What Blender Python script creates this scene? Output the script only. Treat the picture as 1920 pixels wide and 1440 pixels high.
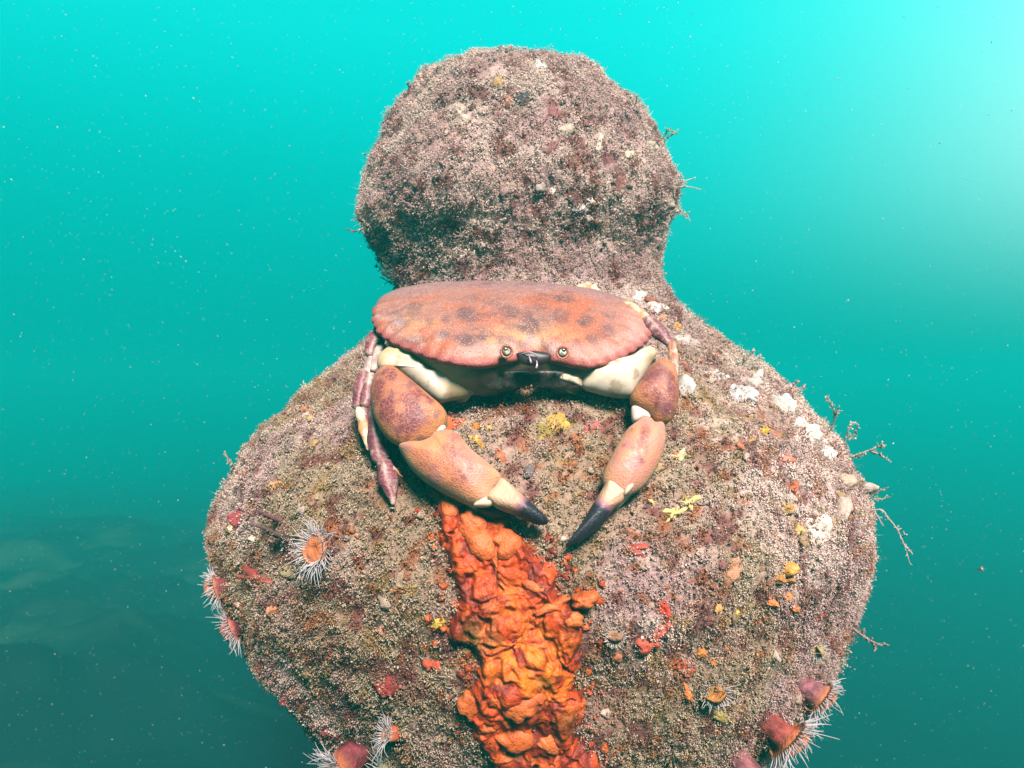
import bpy, math, random
import numpy as np
from mathutils import Vector

random.seed(7)
rng = np.random.default_rng(11)
scene = bpy.context.scene
for o in list(bpy.data.objects):
    bpy.data.objects.remove(o)

# ------------------------------------------------------------------ camera
cd = bpy.data.cameras.new("camera")
cam = bpy.data.objects.new("camera", cd)
scene.collection.objects.link(cam)
cam.location = (0, 0, 0)
cam.rotation_euler = (math.radians(90), 0, 0)
cd.lens, cd.sensor_width = 28.0, 36.0
cd.clip_start, cd.clip_end = 0.02, 200.0
scene.camera = cam
cd.dof.use_dof = True
cd.dof.focus_distance = .51
cd.dof.aperture_fstop = 13.0
FPX = 1920 * 28.0 / 36.0            # focal length in pixels of the 1920 px wide photograph

# ------------------------------------------------------------------ exposure
EV = 2.6
scene.render.engine = 'CYCLES'
scene.view_settings.view_transform = 'Standard'
scene.view_settings.look = 'None'
scene.view_settings.exposure = EV
scene.view_settings.gamma = 1.0
scene.view_settings.use_curve_mapping = False
scene.cycles.use_denoising = True
scene.cycles.max_bounces = 6
scene.cycles.diffuse_bounces = 2
scene.cycles.glossy_bounces = 2
scene.cycles.volume_bounces = 0
scene.cycles.transparent_max_bounces = 8
scene.cycles.use_adaptive_sampling = True
scene.cycles.adaptive_threshold = 0.02

# ------------------------------------------------------------------ open water, seen as the sky of this place
world = bpy.data.worlds.new("World")
scene.world = world
world.use_nodes = True
wn, wl = world.node_tree.nodes, world.node_tree.links
wn.clear()
w_out = wn.new('ShaderNodeOutputWorld')
w_bg = wn.new('ShaderNodeBackground')
w_tc = wn.new('ShaderNodeTexCoord')
w_sep = wn.new('ShaderNodeSeparateXYZ')
wl.new(w_tc.outputs['Generated'], w_sep.inputs[0])
w_map = wn.new('ShaderNodeMapRange')
w_map.inputs['From Min'].default_value, w_map.inputs['From Max'].default_value = -1, 1
wl.new(w_sep.outputs['Z'], w_map.inputs['Value'])
ramp = wn.new('ShaderNodeValToRGB')
ramp.color_ramp.interpolation = 'B_SPLINE'
STOPS = [(-1.0, (.001, .015, .020)), (-.42, (.001, .075, .072)), (-.25, (.001, .16, .14)), (-.08, (.001, .36, .30)),
         (.06, (.001, .44, .395)), (.25, (.002, .63, .57)), (.40, (.004, .88, .84)), (1.0, (.02, .98, .95))]
els = ramp.color_ramp.elements
while len(els) < len(STOPS):
    els.new(.5)
for e, (z, c) in zip(els, STOPS):
    e.position = (z + 1) / 2
    e.color = (*c, 1)
wl.new(w_map.outputs[0], ramp.inputs[0])


w_up = wn.new('ShaderNodeMapRange'); w_up.interpolation_type = 'SMOOTHSTEP'
w_up.inputs['From Min'].default_value, w_up.inputs['From Max'].default_value = -.02, .27
wl.new(w_sep.outputs['Z'], w_up.inputs['Value'])


def glow_lobe(direction, power, colour, prev):
    d = Vector(direction).normalized()
    dot = wn.new('ShaderNodeVectorMath'); dot.operation = 'DOT_PRODUCT'
    nrm = wn.new('ShaderNodeVectorMath'); nrm.operation = 'NORMALIZE'
    wl.new(w_tc.outputs['Generated'], nrm.inputs[0])
    wl.new(nrm.outputs[0], dot.inputs[0])
    dot.inputs[1].default_value = d
    mx = wn.new('ShaderNodeMath'); mx.operation = 'MAXIMUM'; mx.inputs[1].default_value = 0
    wl.new(dot.outputs['Value'], mx.inputs[0])
    pw = wn.new('ShaderNodeMath'); pw.operation = 'POWER'; pw.inputs[1].default_value = power
    wl.new(mx.outputs[0], pw.inputs[0])
    sc = wn.new('ShaderNodeVectorMath'); sc.operation = 'SCALE'
    sc.inputs[0].default_value = colour
    ml = wn.new('ShaderNodeMath'); ml.operation = 'MULTIPLY'
    wl.new(pw.outputs[0], ml.inputs[0]); wl.new(w_up.outputs[0], ml.inputs[1])
    wl.new(ml.outputs[0], sc.inputs['Scale'])
    ad = wn.new('ShaderNodeVectorMath'); ad.operation = 'ADD'
    wl.new(prev, ad.inputs[0]); wl.new(sc.outputs[0], ad.inputs[1])
    return ad.outputs[0]


acc = glow_lobe((.79, .60, .25), 17, (.90, .50, .50), ramp.outputs[0])     # the bright side of the water
acc = glow_lobe((.72, .68, .30), 4, (.0, .30, .29), acc)
wl.new(acc, w_bg.inputs['Color'])
w_bg.inputs['Strength'].default_value = .93 / 2 ** EV
wl.new(w_bg.outputs[0], w_out.inputs[0])

# ------------------------------------------------------------------ key lamp of SUN type, standing in for a diver's flash
sd = bpy.data.lights.new("flash_lamp", 'SUN')
flash_lamp = bpy.data.objects.new("flash_lamp", sd)
scene.collection.objects.link(flash_lamp)
TO_FLASH = Vector((.19, -.74, .65)).normalized()
flash_lamp.rotation_euler = (-TO_FLASH).to_track_quat('-Z', 'Y').to_euler()
sd.energy = 5.0
sd.angle = math.radians(16.0)
sd.color = (1.0, .91, .85)


# ------------------------------------------------------------------ numpy noise
def _hash(ix, iy, iz, seed):
    h = (ix * 374761393 + iy * 668265263 + iz * 2147483647 + seed * 1274126177) & 0xFFFFFFFF
    h = ((h ^ (h >> 13)) * 1274126177) & 0xFFFFFFFF
    h = ((h ^ (h >> 16)) * 2246822519) & 0xFFFFFFFF
    return ((h ^ (h >> 15)) & 0xFFFFFF) / float(0xFFFFFF)


def vnoise(p, scale, seed=0):
    q = np.asarray(p, float) * scale + 1000.0
    i = np.floor(q).astype(np.int64)
    f = q - i
    f = f * f * (3 - 2 * f)
    out = 0
    for dx in (0, 1):
        for dy in (0, 1):
            for dz in (0, 1):
                w = (f[..., 0] if dx else 1 - f[..., 0]) * (f[..., 1] if dy else 1 - f[..., 1]) * (f[..., 2] if dz else 1 - f[..., 2])
                out = out + w * _hash(i[..., 0] + dx, i[..., 1] + dy, i[..., 2] + dz, seed)
    return out


def fbm(p, scale, octaves=3, seed=0):
    s, a, t = 0, 1.0, 0
    for k in range(octaves):
        s = s + a * vnoise(p, scale * 2 ** k, seed + k * 17)
        t += a
        a *= .5
    return s / t


def smooth(a, b, x):
    t = np.clip((x - a) / (b - a), 0, 1)
    return t * t * (3 - 2 * t)


def mix(a, b, t):
    return a + (b - a) * t


def ray(px, py):
    px, py = np.asarray(px, float), np.asarray(py, float)
    return np.stack([(px - 960) / FPX, np.ones_like(px), (720 - py) / FPX], -1)


def pix(p):
    p = np.asarray(p, float)
    return 960 + FPX * p[..., 0] / p[..., 1], 720 - FPX * p[..., 2] / p[..., 1]


# ------------------------------------------------------------------ linking helpers
def rootloc(parent):
    v = Vector((0, 0, 0))
    while parent:
        v = v + parent.location
        parent = parent.parent
    return v


def mesh_obj(name, V, F, mat=None, parent=None, cols=None, attrs=None, smooth_shade=True, loc=None):
    """one mesh object; V in world coordinates, F an (n,3) or (n,4) array"""
    V = np.asarray(V, np.float64)
    off = rootloc(parent)
    if loc is not None:
        own = Vector(loc) - off
    else:
        own = Vector((0, 0, 0))
    base = np.array(off + own)
    me = bpy.data.meshes.new(name)
    if not isinstance(F, (list, tuple)):
        F = [F]
    F = [np.asarray(f, np.int32) for f in F if len(f)]
    me.vertices.add(len(V))
    me.vertices.foreach_set('co', (V - base).astype(np.float32).ravel())
    idx = np.concatenate([f.ravel() for f in F])
    tot = np.concatenate([np.full(len(f), f.shape[1], np.int32) for f in F])
    st = np.concatenate([[0], np.cumsum(tot)[:-1]]).astype(np.int32)
    me.loops.add(len(idx))
    me.loops.foreach_set('vertex_index', idx.astype(np.int32))
    me.polygons.add(len(tot))
    me.polygons.foreach_set('loop_start', st)
    me.update(calc_edges=True)
    if smooth_shade:
        me.polygons.foreach_set('use_smooth', np.ones(len(tot), bool))
    if cols is not None:
        a = me.attributes.new('Col', 'FLOAT_COLOR', 'POINT')
        c = np.ones((len(V), 4), np.float32)
        c[:, :3] = np.clip(np.asarray(cols) * .72, 0, 1)
        a.data.foreach_set('color', c.ravel())
    for k, v in (attrs or {}).items():
        a = me.attributes.new(k, 'FLOAT', 'POINT')
        a.data.foreach_set('value', np.broadcast_to(np.asarray(v, np.float32), (len(V),)).copy())
    me.validate()
    ob = bpy.data.objects.new(name, me)
    scene.collection.objects.link(ob)
    ob.location = own
    if parent:
        ob.parent = parent
    if mat:
        me.materials.append(mat)
    return ob


def tag(o, label=None, cat=None, group=None, kind=None):
    for k, v in (('label', label), ('category', cat), ('group', group), ('kind', kind)):
        if v:
            o[k] = v
    return o


def thing(name, loc, label, cat, group=None):
    o = bpy.data.objects.new(name, None)
    o.empty_display_size = .02
    scene.collection.objects.link(o)
    o.location = loc
    return tag(o, label, cat, group)


# ------------------------------------------------------------------ materials
class Mat:
    def __init__(self, name, rough=.6, spec=.3):
        self.m = bpy.data.materials.new(name)
        self.m.use_nodes = True
        self.n, self.l = self.m.node_tree.nodes, self.m.node_tree.links
        self.b = self.n['Principled BSDF']
        self.b.inputs['Roughness'].default_value = rough
        self.b.inputs['Specular IOR Level'].default_value = spec

    def add(self, t, **kw):
        nd = self.n.new(t)
        for k, v in kw.items():
            setattr(nd, k, v)
        return nd

    def coord(self):
        return self.add('ShaderNodeTexCoord').outputs['Object']

    def attr(self, name, color=True):
        a = self.add('ShaderNodeAttribute', attribute_name=name)
        return a.outputs['Color'] if color else a.outputs['Fac']

    def noise(self, scale, detail=3, co=None, rough=.55):
        t = self.add('ShaderNodeTexNoise')
        t.inputs['Scale'].default_value = scale
        t.inputs['Detail'].default_value = detail
        t.inputs['Roughness'].default_value = rough
        self.l.new(co or self.coord(), t.inputs['Vector'])
        return t.outputs['Fac']

    def voronoi(self, scale, feature='F1', co=None, rnd=1.0):
        t = self.add('ShaderNodeTexVoronoi', feature=feature)
        t.inputs['Scale'].default_value = scale
        t.inputs['Randomness'].default_value = rnd
        self.l.new(co or self.coord(), t.inputs['Vector'])
        return t.outputs['Distance']

    def rng(self, v, a, b, c=0.0, d=1.0):
        t = self.add('ShaderNodeMapRange', interpolation_type='SMOOTHSTEP')
        self.l.new(v, t.inputs['Value'])
        for i, x in zip((1, 2, 3, 4), (a, b, c, d)):
            t.inputs[i].default_value = x
        return t.outputs[0]

    def math(self, op, a, b):
        t = self.add('ShaderNodeMath', operation=op)
        for i, x in enumerate((a, b)):
            if isinstance(x, (int, float)):
                t.inputs[i].default_value = x
            else:
                self.l.new(x, t.inputs[i])
        return t.outputs[0]

    def mixc(self, fac, a, b, blend='MIX'):
        t = self.add('ShaderNodeMix', data_type='RGBA', blend_type=blend)
        for sock, x in ((t.inputs[0], fac), (t.inputs[6], a), (t.inputs[7], b)):
            if isinstance(x, (int, float)):
                sock.default_value = x
            elif isinstance(x, tuple):
                sock.default_value = (*x, 1)
            else:
                self.l.new(x, sock)
        return t.outputs[2]

    def color(self, c):
        if isinstance(c, tuple):
            self.b.inputs['Base Color'].default_value = (*c, 1)
        else:
            self.l.new(c, self.b.inputs['Base Color'])

    def bump(self, h, strength=.4, dist=.001, prev=None):
        t = self.add('ShaderNodeBump')
        t.inputs['Strength'].default_value = strength
        t.inputs['Distance'].default_value = dist
        self.l.new(h, t.inputs['Height'])
        if prev:
            self.l.new(prev, t.inputs['Normal'])
        self.l.new(t.outputs[0], self.b.inputs['Normal'])
        return t.outputs[0]


def mat_shell():
    m = Mat('crab_shell', .55, .22)
    co = m.coord()
    base = m.attr('Col')
    pig = m.attr('pig', False)
    # plates of dark pigment with pale veins between
    wv = m.add('ShaderNodeTexNoise'); wv.inputs['Scale'].default_value = 260
    m.l.new(co, wv.inputs['Vector'])
    wa = m.add('ShaderNodeVectorMath', operation='MULTIPLY_ADD')
    m.l.new(wv.outputs['Color'], wa.inputs[0]); wa.inputs[1].default_value = (.0035, .0035, .0035); m.l.new(co, wa.inputs[2])
    wc = wa.outputs[0]
    e1 = m.voronoi(300, 'DISTANCE_TO_EDGE', wc)
    cell = m.rng(e1, .01, .11, .10, 1.0)
    e2 = m.voronoi(1050, 'DISTANCE_TO_EDGE', wc)
    fine = m.rng(e2, .02, .18, .45, 1.0)
    k = m.math('MULTIPLY', m.math('MULTIPLY', cell, fine), pig)
    c = m.mixc(m.math('MULTIPLY', k, .95), base, (.046, .004, .010))
    # pale granules
    gr = m.voronoi(720, 'F1', co)
    gk = m.math('MULTIPLY', m.rng(gr, .34, .12), m.attr('gran', False))
    c = m.mixc(m.math('MULTIPLY', gk, .75), c, (.26, .135, .095))
    nz = m.noise(160, 4, co)
    c = m.mixc(m.rng(nz, .35, .75, 0, .35), c, m.mixc(1.0, c, (.72, .62, .60), 'MULTIPLY'))
    sp = m.voronoi(430, 'F1', co)
    c = m.mixc(m.math('MULTIPLY', m.math('MULTIPLY', m.rng(sp, .34, .14), m.attr('gran', False)), .55), c, (.060, .014, .014))
    m.color(c)
    b = m.bump(m.noise(90, 4, co), .25, .002)
    b = m.bump(m.rng(gr, .6, .1), .35, .0006, b)
    m.bump(m.noise(700, 3, co), .35, .0006, b)
    m.l.new(m.rng(m.noise(300, 3, co), .3, .7, .48, .68), m.b.inputs['Roughness'])
    return m.m


def mat_vcol(name, rough=.7, spec=.2, bscale=500, bstr=.4, bdist=.0006, vary=.3):
    m = Mat(name, rough, spec)
    co = m.coord()
    c = m.attr('Col')
    nz = m.noise(bscale, 4, co)
    c = m.mixc(m.rng(nz, .35, .7, 0, vary), c, m.mixc(1.0, c, (.55, .5, .5), 'MULTIPLY'))
    m.color(c)
    m.bump(nz, bstr, bdist)
    return m.m


def mat_sponge():
    m = Mat('sponge_flesh', .62, .20)
    co = m.coord()
    c = m.attr('Col')
    pore = m.voronoi(620, 'F1', co)
    pk = m.math('MULTIPLY', m.rng(pore, .30, .08), m.attr('pore', False))
    c = m.mixc(pk, c, (.10, .007, .001))
    nz = m.noise(140, 5, co, .65)
    c = m.mixc(m.rng(nz, .42, .70, 0, .45), c, m.mixc(1.0, c, (.62, .38, .30), 'MULTIPLY'))
    m.color(c)
    b = m.bump(nz, .45, .0025)
    m.bump(pore, .5, .0008, b)
    return m.m


def mat_translucent(name, rough=.5, share=.45):
    m = Mat(name, rough, .15)
    m.color(m.attr('Col'))
    tr = m.add('ShaderNodeBsdfTranslucent')
    m.l.new(m.attr('Col'), tr.inputs[0])
    mx = m.add('ShaderNodeMixShader')
    mx.inputs[0].default_value = share
    out = m.n['Material Output']
    m.l.new(m.b.outputs[0], mx.inputs[1]); m.l.new(tr.outputs[0], mx.inputs[2])
    m.l.new(mx.outputs[0], out.inputs[0])
    return m.m


M_SHELL = mat_shell()
M_CREAM = mat_vcol('crab_pale_shell', .5, .25, 180, .2, .001, .3)
M_CRUST = mat_vcol('encrusting_growth', .85, .1, 420, .9, .003, .6)
M_TURF = mat_translucent('turf_growth', .9, .50)
M_SPONGE = mat_sponge()
M_FLESH = mat_vcol('soft_growth', .75, .15, 420, .7, .0022, .5)
M_TENT = mat_translucent('tentacle_flesh')
M_WEED = mat_vcol('weed_growth', .8, .1, 700, .3, .0005, .3)
M_EYE = Mat('eye_shell', .12, .6); M_EYE.color(M_EYE.attr('Col')); M_EYE = M_EYE.m

# ------------------------------------------------------------------ the post: profile of a knob on a bell shaped base
D_AX = .75
LEFT = [(97, 940), (103, 890), (118, 850), (150, 800), (200, 748), (240, 722), (300, 694), (350, 676), (390, 670), (430, 682), (470, 706), (500, 722), (530, 734), (560, 738), (600, 715),
        (650, 668), (700, 612), (750, 556), (800, 500), (850, 456), (900, 426), (950, 405), (1000, 394), (1050, 396), (1100, 408), (1150, 430), (1200, 462), (1250, 497), (1300, 535), (1350, 582), (1400, 622), (1440, 655)]
RIGHT = [(97, 1000), (103, 1040), (118, 1075), (150, 1122), (200, 1185), (240, 1225), (300, 1254), (350, 1270), (390, 1272), (430, 1260), (470, 1246), (500, 1240), (530, 1243), (560, 1258), (600, 1310),
         (650, 1376), (700, 1448), (750, 1508), (800, 1557), (850, 1592), (900, 1618), (950, 1636), (1000, 1642), (1050, 1638), (1100, 1624), (1150, 1606), (1200, 1588), (1250, 1563), (1300, 1528), (1350, 1484), (1400, 1428), (1440, 1385)]
pz, pr, pc = [], [], []
for (y, l), (_, r) in zip(LEFT, RIGHT):
    w = (r - l) / 2
    th = math.atan(w / FPX)
    rr = D_AX * math.sin(th)
    dep = D_AX * math.cos(th) ** 2
    pz.append((720 - y) / FPX * dep); pr.append(rr - .004); pc.append(((l + r) / 2 - 960) / FPX * dep)
z_top = pz[0] - .027
pz = [min(v, z_top - .0006 * (k + 1)) for k, v in enumerate(pz)]
pz = [z_top] + pz; pr = [0.0] + pr; pc = [pc[0]] + pc
zb = pz[-1]
for dz, r_ in ((-.03, .19), (-.07, .165), (-.14, .15), (-.5, .15), (-1.4, .17)):
    pz.append(zb + dz); pr.append(r_); pc.append(pc[-1])
pz, pr, pc = np.array(pz)[::-1], np.array(pr)[::-1], np.array(pc)[::-1]
NECK = (720 - 545) / FPX * .69


def lump(p):
    return .020 * (fbm(p, 17, 2, 3) - .5) + .014 * (fbm(p, 50, 3, 9) - .5)


def prof(z):
    return np.interp(z, pz, pr), np.interp(z, pz, pc)


def post_point(phi, z):
    """phi = 0 faces the camera"""
    r, c = prof(z)
    p = np.stack([c + r * np.sin(phi), D_AX - r * np.cos(phi), z], -1)
    d = np.stack([np.sin(phi), -np.cos(phi), np.zeros_like(phi)], -1)
    k = lump(p) * np.clip(r / .05, 0, 1)
    return p + d * k[..., None]


def post_inside(p):
    r, c = prof(p[..., 2])
    dx, dy = p[..., 0] - c, p[..., 1] - D_AX
    d = np.hypot(dx, dy)
    q = np.stack([c + dx / (d + 1e-9) * r, D_AX + dy / (d + 1e-9) * r, p[..., 2]], -1)
    return d - r - lump(q) * np.clip(r / .05, 0, 1)


def surf(px, py):
    """where the view ray through a photograph pixel meets the post; depth nan when it misses"""
    R = ray(px, py)
    ts = np.linspace(.36, .80, 60)
    best = np.full(R.shape[:-1], np.nan)
    prev = None
    for t in ts:
        v = post_inside(R * t)
        if prev is not None:
            hit = np.isnan(best) & (v < 0) & (prev >= 0)
            if np.any(hit):
                f = prev / (prev - v + 1e-12)
                best = np.where(hit, t - (ts[1] - ts[0]) * (1 - f), best)
        prev = v
    P = R * best[..., None]
    e = .004
    g = np.stack([post_inside(P + np.array(a) * e) - post_inside(P - np.array(a) * e) for a in ((1, 0, 0), (0, 1, 0), (0, 0, 1))], -1)
    g = g / (np.linalg.norm(g, axis=-1, keepdims=True) + 1e-12)
    return P, g


def surf1(px, py):
    """single point; on or past the outline it takes the depth of the nearest point of the outline"""
    x, y = px, py
    ax, ay = 1010, (330 if py < 545 else 950)
    for k in range(40):
        P, g = surf(np.array([x]), np.array([y]))
        if not np.isnan(P[0, 1]):
            break
        L = math.hypot(ax - x, ay - y)
        x += (ax - x) / L * 6; y += (ay - y) / L * 6
    P, g = P[0], g[0]
    if k:
        P = ray(px, py) * P[1]
    return P, g


# ---- colours of the growth (albedo)
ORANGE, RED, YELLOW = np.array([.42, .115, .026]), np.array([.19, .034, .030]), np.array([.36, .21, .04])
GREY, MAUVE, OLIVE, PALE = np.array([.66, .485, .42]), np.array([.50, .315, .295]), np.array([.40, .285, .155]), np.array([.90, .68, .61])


def growth_colour(p, r1, r2, tip):
    """p (n,3); r1, r2 random per tuft; tip 0 base .. 1 tip"""
    px, py = pix(p)
    n1, n2, n3 = fbm(p, 40, 3, 21), fbm(p, 95, 2, 33), fbm(p, 14, 2, 45)
    c = mix(GREY, MAUVE, smooth(.42, .66, n1)[:, None])
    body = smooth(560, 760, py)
    ol = smooth(.41, .62, n3 + .18 * smooth(1000, 1250, py) - .25 * smooth(1250, 1500, px)) * body  # olive growth, spread wider so its colour also darkens the body
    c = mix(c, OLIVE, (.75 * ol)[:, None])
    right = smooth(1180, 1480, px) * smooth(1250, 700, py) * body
    c = mix(c, PALE * 1.15, (.75 * right * smooth(.3, .6, n2))[:, None])  # pale growth, plus light from the right put into the colour
    c = mix(c, PALE, (.22 * (r2 > .8))[:, None])
    n4 = fbm(p, 26, 3, 121)
    c = mix(c, np.array([.58, .37, .345]), (.4 * smooth(.52, .66, n4))[:, None])
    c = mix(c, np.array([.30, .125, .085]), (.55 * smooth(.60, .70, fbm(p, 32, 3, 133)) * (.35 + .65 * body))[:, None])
    redk = smooth(.58, .66, n2) * (r1 < .85)
    c = mix(c, RED, (redk * .8)[:, None])
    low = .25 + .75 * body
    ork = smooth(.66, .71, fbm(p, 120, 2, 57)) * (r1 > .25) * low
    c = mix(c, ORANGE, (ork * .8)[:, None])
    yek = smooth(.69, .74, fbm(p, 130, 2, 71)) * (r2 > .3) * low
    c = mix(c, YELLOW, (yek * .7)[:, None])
    c = c * (.78 + .22 * tip)[:, None] * (.90 + .2 * r1)[:, None]  # tuft bases darker: shade among the grains put into the colour
    return c


post = thing('encrusted_bollard', (0.03, D_AX, -1.55), 'round headed bollard wholly overgrown with grey pink turf, the crab perched on its shoulder', 'bollard')


def revolve(name, z0, z1, nz, nphi, z_extra=None):
    zz = np.linspace(z0, z1, nz) if z_extra is None else z_extra
    ph = np.linspace(-math.pi, math.pi, nphi, endpoint=False)
    Z, PH = np.meshgrid(zz, ph, indexing='ij')
    V = post_point(PH.ravel(), Z.ravel())
    i, j = np.meshgrid(np.arange(len(zz) - 1), np.arange(nphi), indexing='ij')
    i, j = i.ravel(), j.ravel()
    F = np.stack([i * nphi + j, i * nphi + (j + 1) % nphi, (i + 1) * nphi + (j + 1) % nphi, (i + 1) * nphi + j], -1)
    n = len(V)
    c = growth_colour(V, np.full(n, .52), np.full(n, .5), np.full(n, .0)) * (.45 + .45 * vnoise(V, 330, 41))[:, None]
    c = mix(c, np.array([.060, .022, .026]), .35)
    return mesh_obj(name, V, F, M_CRUST, post, c)


kz = z_top - (z_top - NECK + .004) * np.linspace(0, 1, 110) ** 1.35
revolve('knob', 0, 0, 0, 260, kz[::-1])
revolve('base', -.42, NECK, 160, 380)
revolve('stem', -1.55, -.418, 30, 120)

# ---- the turf: clusters of grains and short filaments
OCT_V = np.array([(1, 0, 0), (-1, 0, 0), (0, 1, 0), (0, -1, 0), (0, 0, 1), (0, 0, -1)], float)
TET_V = np.array([(1, 1, 1), (1, -1, -1), (-1, 1, -1), (-1, -1, 1)], float) * .8
TET_F = np.array([(0, 1, 2), (0, 3, 1), (0, 2, 3), (1, 3, 2)])
OCT_F = np.array([(0, 2, 4), (2, 1, 4), (1, 3, 4), (3, 0, 4), (2, 0, 5), (1, 2, 5), (3, 1, 5), (0, 3, 5)])


def grains(P, rad, bv=OCT_V, bf=OCT_F):
    """irregular little grains at P (n,3) with radius rad (n)"""
    n, m = len(P), len(bv)
    a = rng.normal(size=(n, 3)); a /= np.linalg.norm(a, axis=1, keepdims=True)
    b = rng.normal(size=(n, 3)); b -= (a * b).sum(1, keepdims=True) * a; b /= np.linalg.norm(b, axis=1, keepdims=True)
    c = np.cross(a, b)
    q = np.stack([a, b, c], 1)
    V = np.einsum('nij,kj->nki', q, bv) * (rad[:, None, None] * (.55 + .9 * rng.random((n, m, 1))))
    V = V + P[:, None, :]
    F = bf[None] + (np.arange(n) * m)[:, None, None]
    return V.reshape(-1, 3), F.reshape(-1, 3)


def post_frame(ph, z):
    P = post_point(ph, z)
    e = 2e-3
    a = post_point(ph + e, z) - P
    b = post_point(ph, z + e) - P
    N = np.cross(a, b)
    N /= np.linalg.norm(N, axis=-1, keepdims=True) + 1e-12
    out = np.stack([np.sin(ph), -np.cos(ph), 0 * ph], -1)
    s = np.sign((N * out).sum(-1)); s[s == 0] = 1
    return P, N * s[:, None]


NT = 64000
ph, z = rng.uniform(-1.70, 1.70, NT * 2), rng.uniform(-.335, z_top - .0002, NT * 2)
# more candidates near the crown, where the surface is flat
zz2 = z_top - .06 * rng.random(NT // 3) ** 2
ph = np.concatenate([ph, rng.uniform(-3.1, 3.1, NT // 3)]); z = np.concatenate([z, zz2])
keep = rng.random(len(z)) < np.clip((prof(z)[0]) / .29, .02, 1)
ph, z = ph[keep], z[keep]
P, N = post_frame(ph, z)
dens = fbm(P, 75, 3, 87)
keep = rng.random(len(P)) < smooth(.22, .42, dens) * .9 + .1
keep &= (N * -P).sum(1) / np.linalg.norm(P, axis=1) > -.35          # nothing on the far side
P, N, dens = P[keep], N[keep], dens[keep]
print('tufts', len(P))
G = 6
n = len(P)
r1, r2 = rng.random(n), rng.random(n)
lift = rng.random((n, G)) ** .7
clump = smooth(.34, .66, fbm(P, 150, 2, 99)) * .6 + smooth(.35, .7, dens) * .4
hgt = (.0006 + .0054 * clump)[:, None] * lift
jit = rng.normal(0, .0010, (n, G, 3))
GP = P[:, None, :] + N[:, None, :] * hgt[..., None] + jit
rad = .00032 + .00046 * rng.random((n, G)) ** 1.9
V, F = grains(GP.reshape(-1, 3), rad.ravel(), TET_V, TET_F)
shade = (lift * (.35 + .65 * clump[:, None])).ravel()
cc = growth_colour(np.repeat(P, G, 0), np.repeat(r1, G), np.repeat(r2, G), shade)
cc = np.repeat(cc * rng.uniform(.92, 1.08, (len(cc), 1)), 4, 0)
print('turf tris', len(F))
turf = mesh_obj('turf', V, F, M_TURF, post, cc, smooth_shade=False)
tag(turf, kind='stuff')

# short fuzz of filaments, most of them along the outline of the post
NF = 36000
ph = rng.uniform(-2.0, 2.0, NF); z = rng.uniform(-.40, z_top - .0003, NF)
keep = rng.random(NF) < np.clip(prof(z)[0] / .29, .05, 1)
ph, z = ph[keep], z[keep]
P, N = post_frame(ph, z)
keep = fbm(P, 30, 2, 111) > .46
P, N = P[keep], N[keep]
n = len(P)
L = .003 + .006 * rng.random(n) ** 2 + .009 * rng.random(n) ** 14
d = N + rng.normal(0, .45, (n, 3)); d /= np.linalg.norm(d, axis=1, keepdims=True)
s = np.cross(d, rng.normal(size=(n, 3))); s /= np.linalg.norm(s, axis=1, keepdims=True)
t = np.cross(d, s)
w = .00018
tipb = d * L[:, None] + rng.normal(0, .0012, (n, 3))
V = np.stack([P + s * w, P - s * w * .5 + t * w, P - s * w * .5 - t * w, P + tipb], 1).reshape(-1, 3)
F = (np.array([(0, 1, 3), (1, 2, 3), (2, 0, 3)])[None] + (np.arange(n) * 4)[:, None, None]).reshape(-1, 3)
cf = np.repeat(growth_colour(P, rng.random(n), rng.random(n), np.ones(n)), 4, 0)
tag(mesh_obj('fuzz', V, F, M_TURF, post, cf, smooth_shade=False), kind='stuff')


# ------------------------------------------------------------------ shape builders
def spline_closed(pts, n):
    pts = np.asarray(pts, float)
    m = len(pts)
    seg = np.linalg.norm(np.roll(pts, -1, 0) - pts, axis=1)
    cum = np.concatenate([[0], np.cumsum(seg)])
    s = np.linspace(0, cum[-1], n, endpoint=False)
    k = np.clip(np.searchsorted(cum, s, 'right') - 1, 0, m - 1)
    t = ((s - cum[k]) / seg[k])[:, None]
    p0, p1, p2, p3 = pts[(k - 1) % m], pts[k], pts[(k + 1) % m], pts[(k + 2) % m]
    return .5 * ((2 * p1) + (-p0 + p2) * t + (2 * p0 - 5 * p1 + 4 * p2 - p3) * t * t + (-p0 + 3 * p1 - 3 * p2 + p3) * t ** 3)


def z1(pts):
    """coordinates read in the enlarged view of the crab -> photograph pixels"""
    return [(640 + x / 2.619, 500 + y / 2.619) for x, y in pts]


def to_plane(pts, O, Nn):
    R = ray(*np.asarray(pts, float).T)
    t = (O @ Nn) / (R @ Nn)
    return R * t[:, None]


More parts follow.
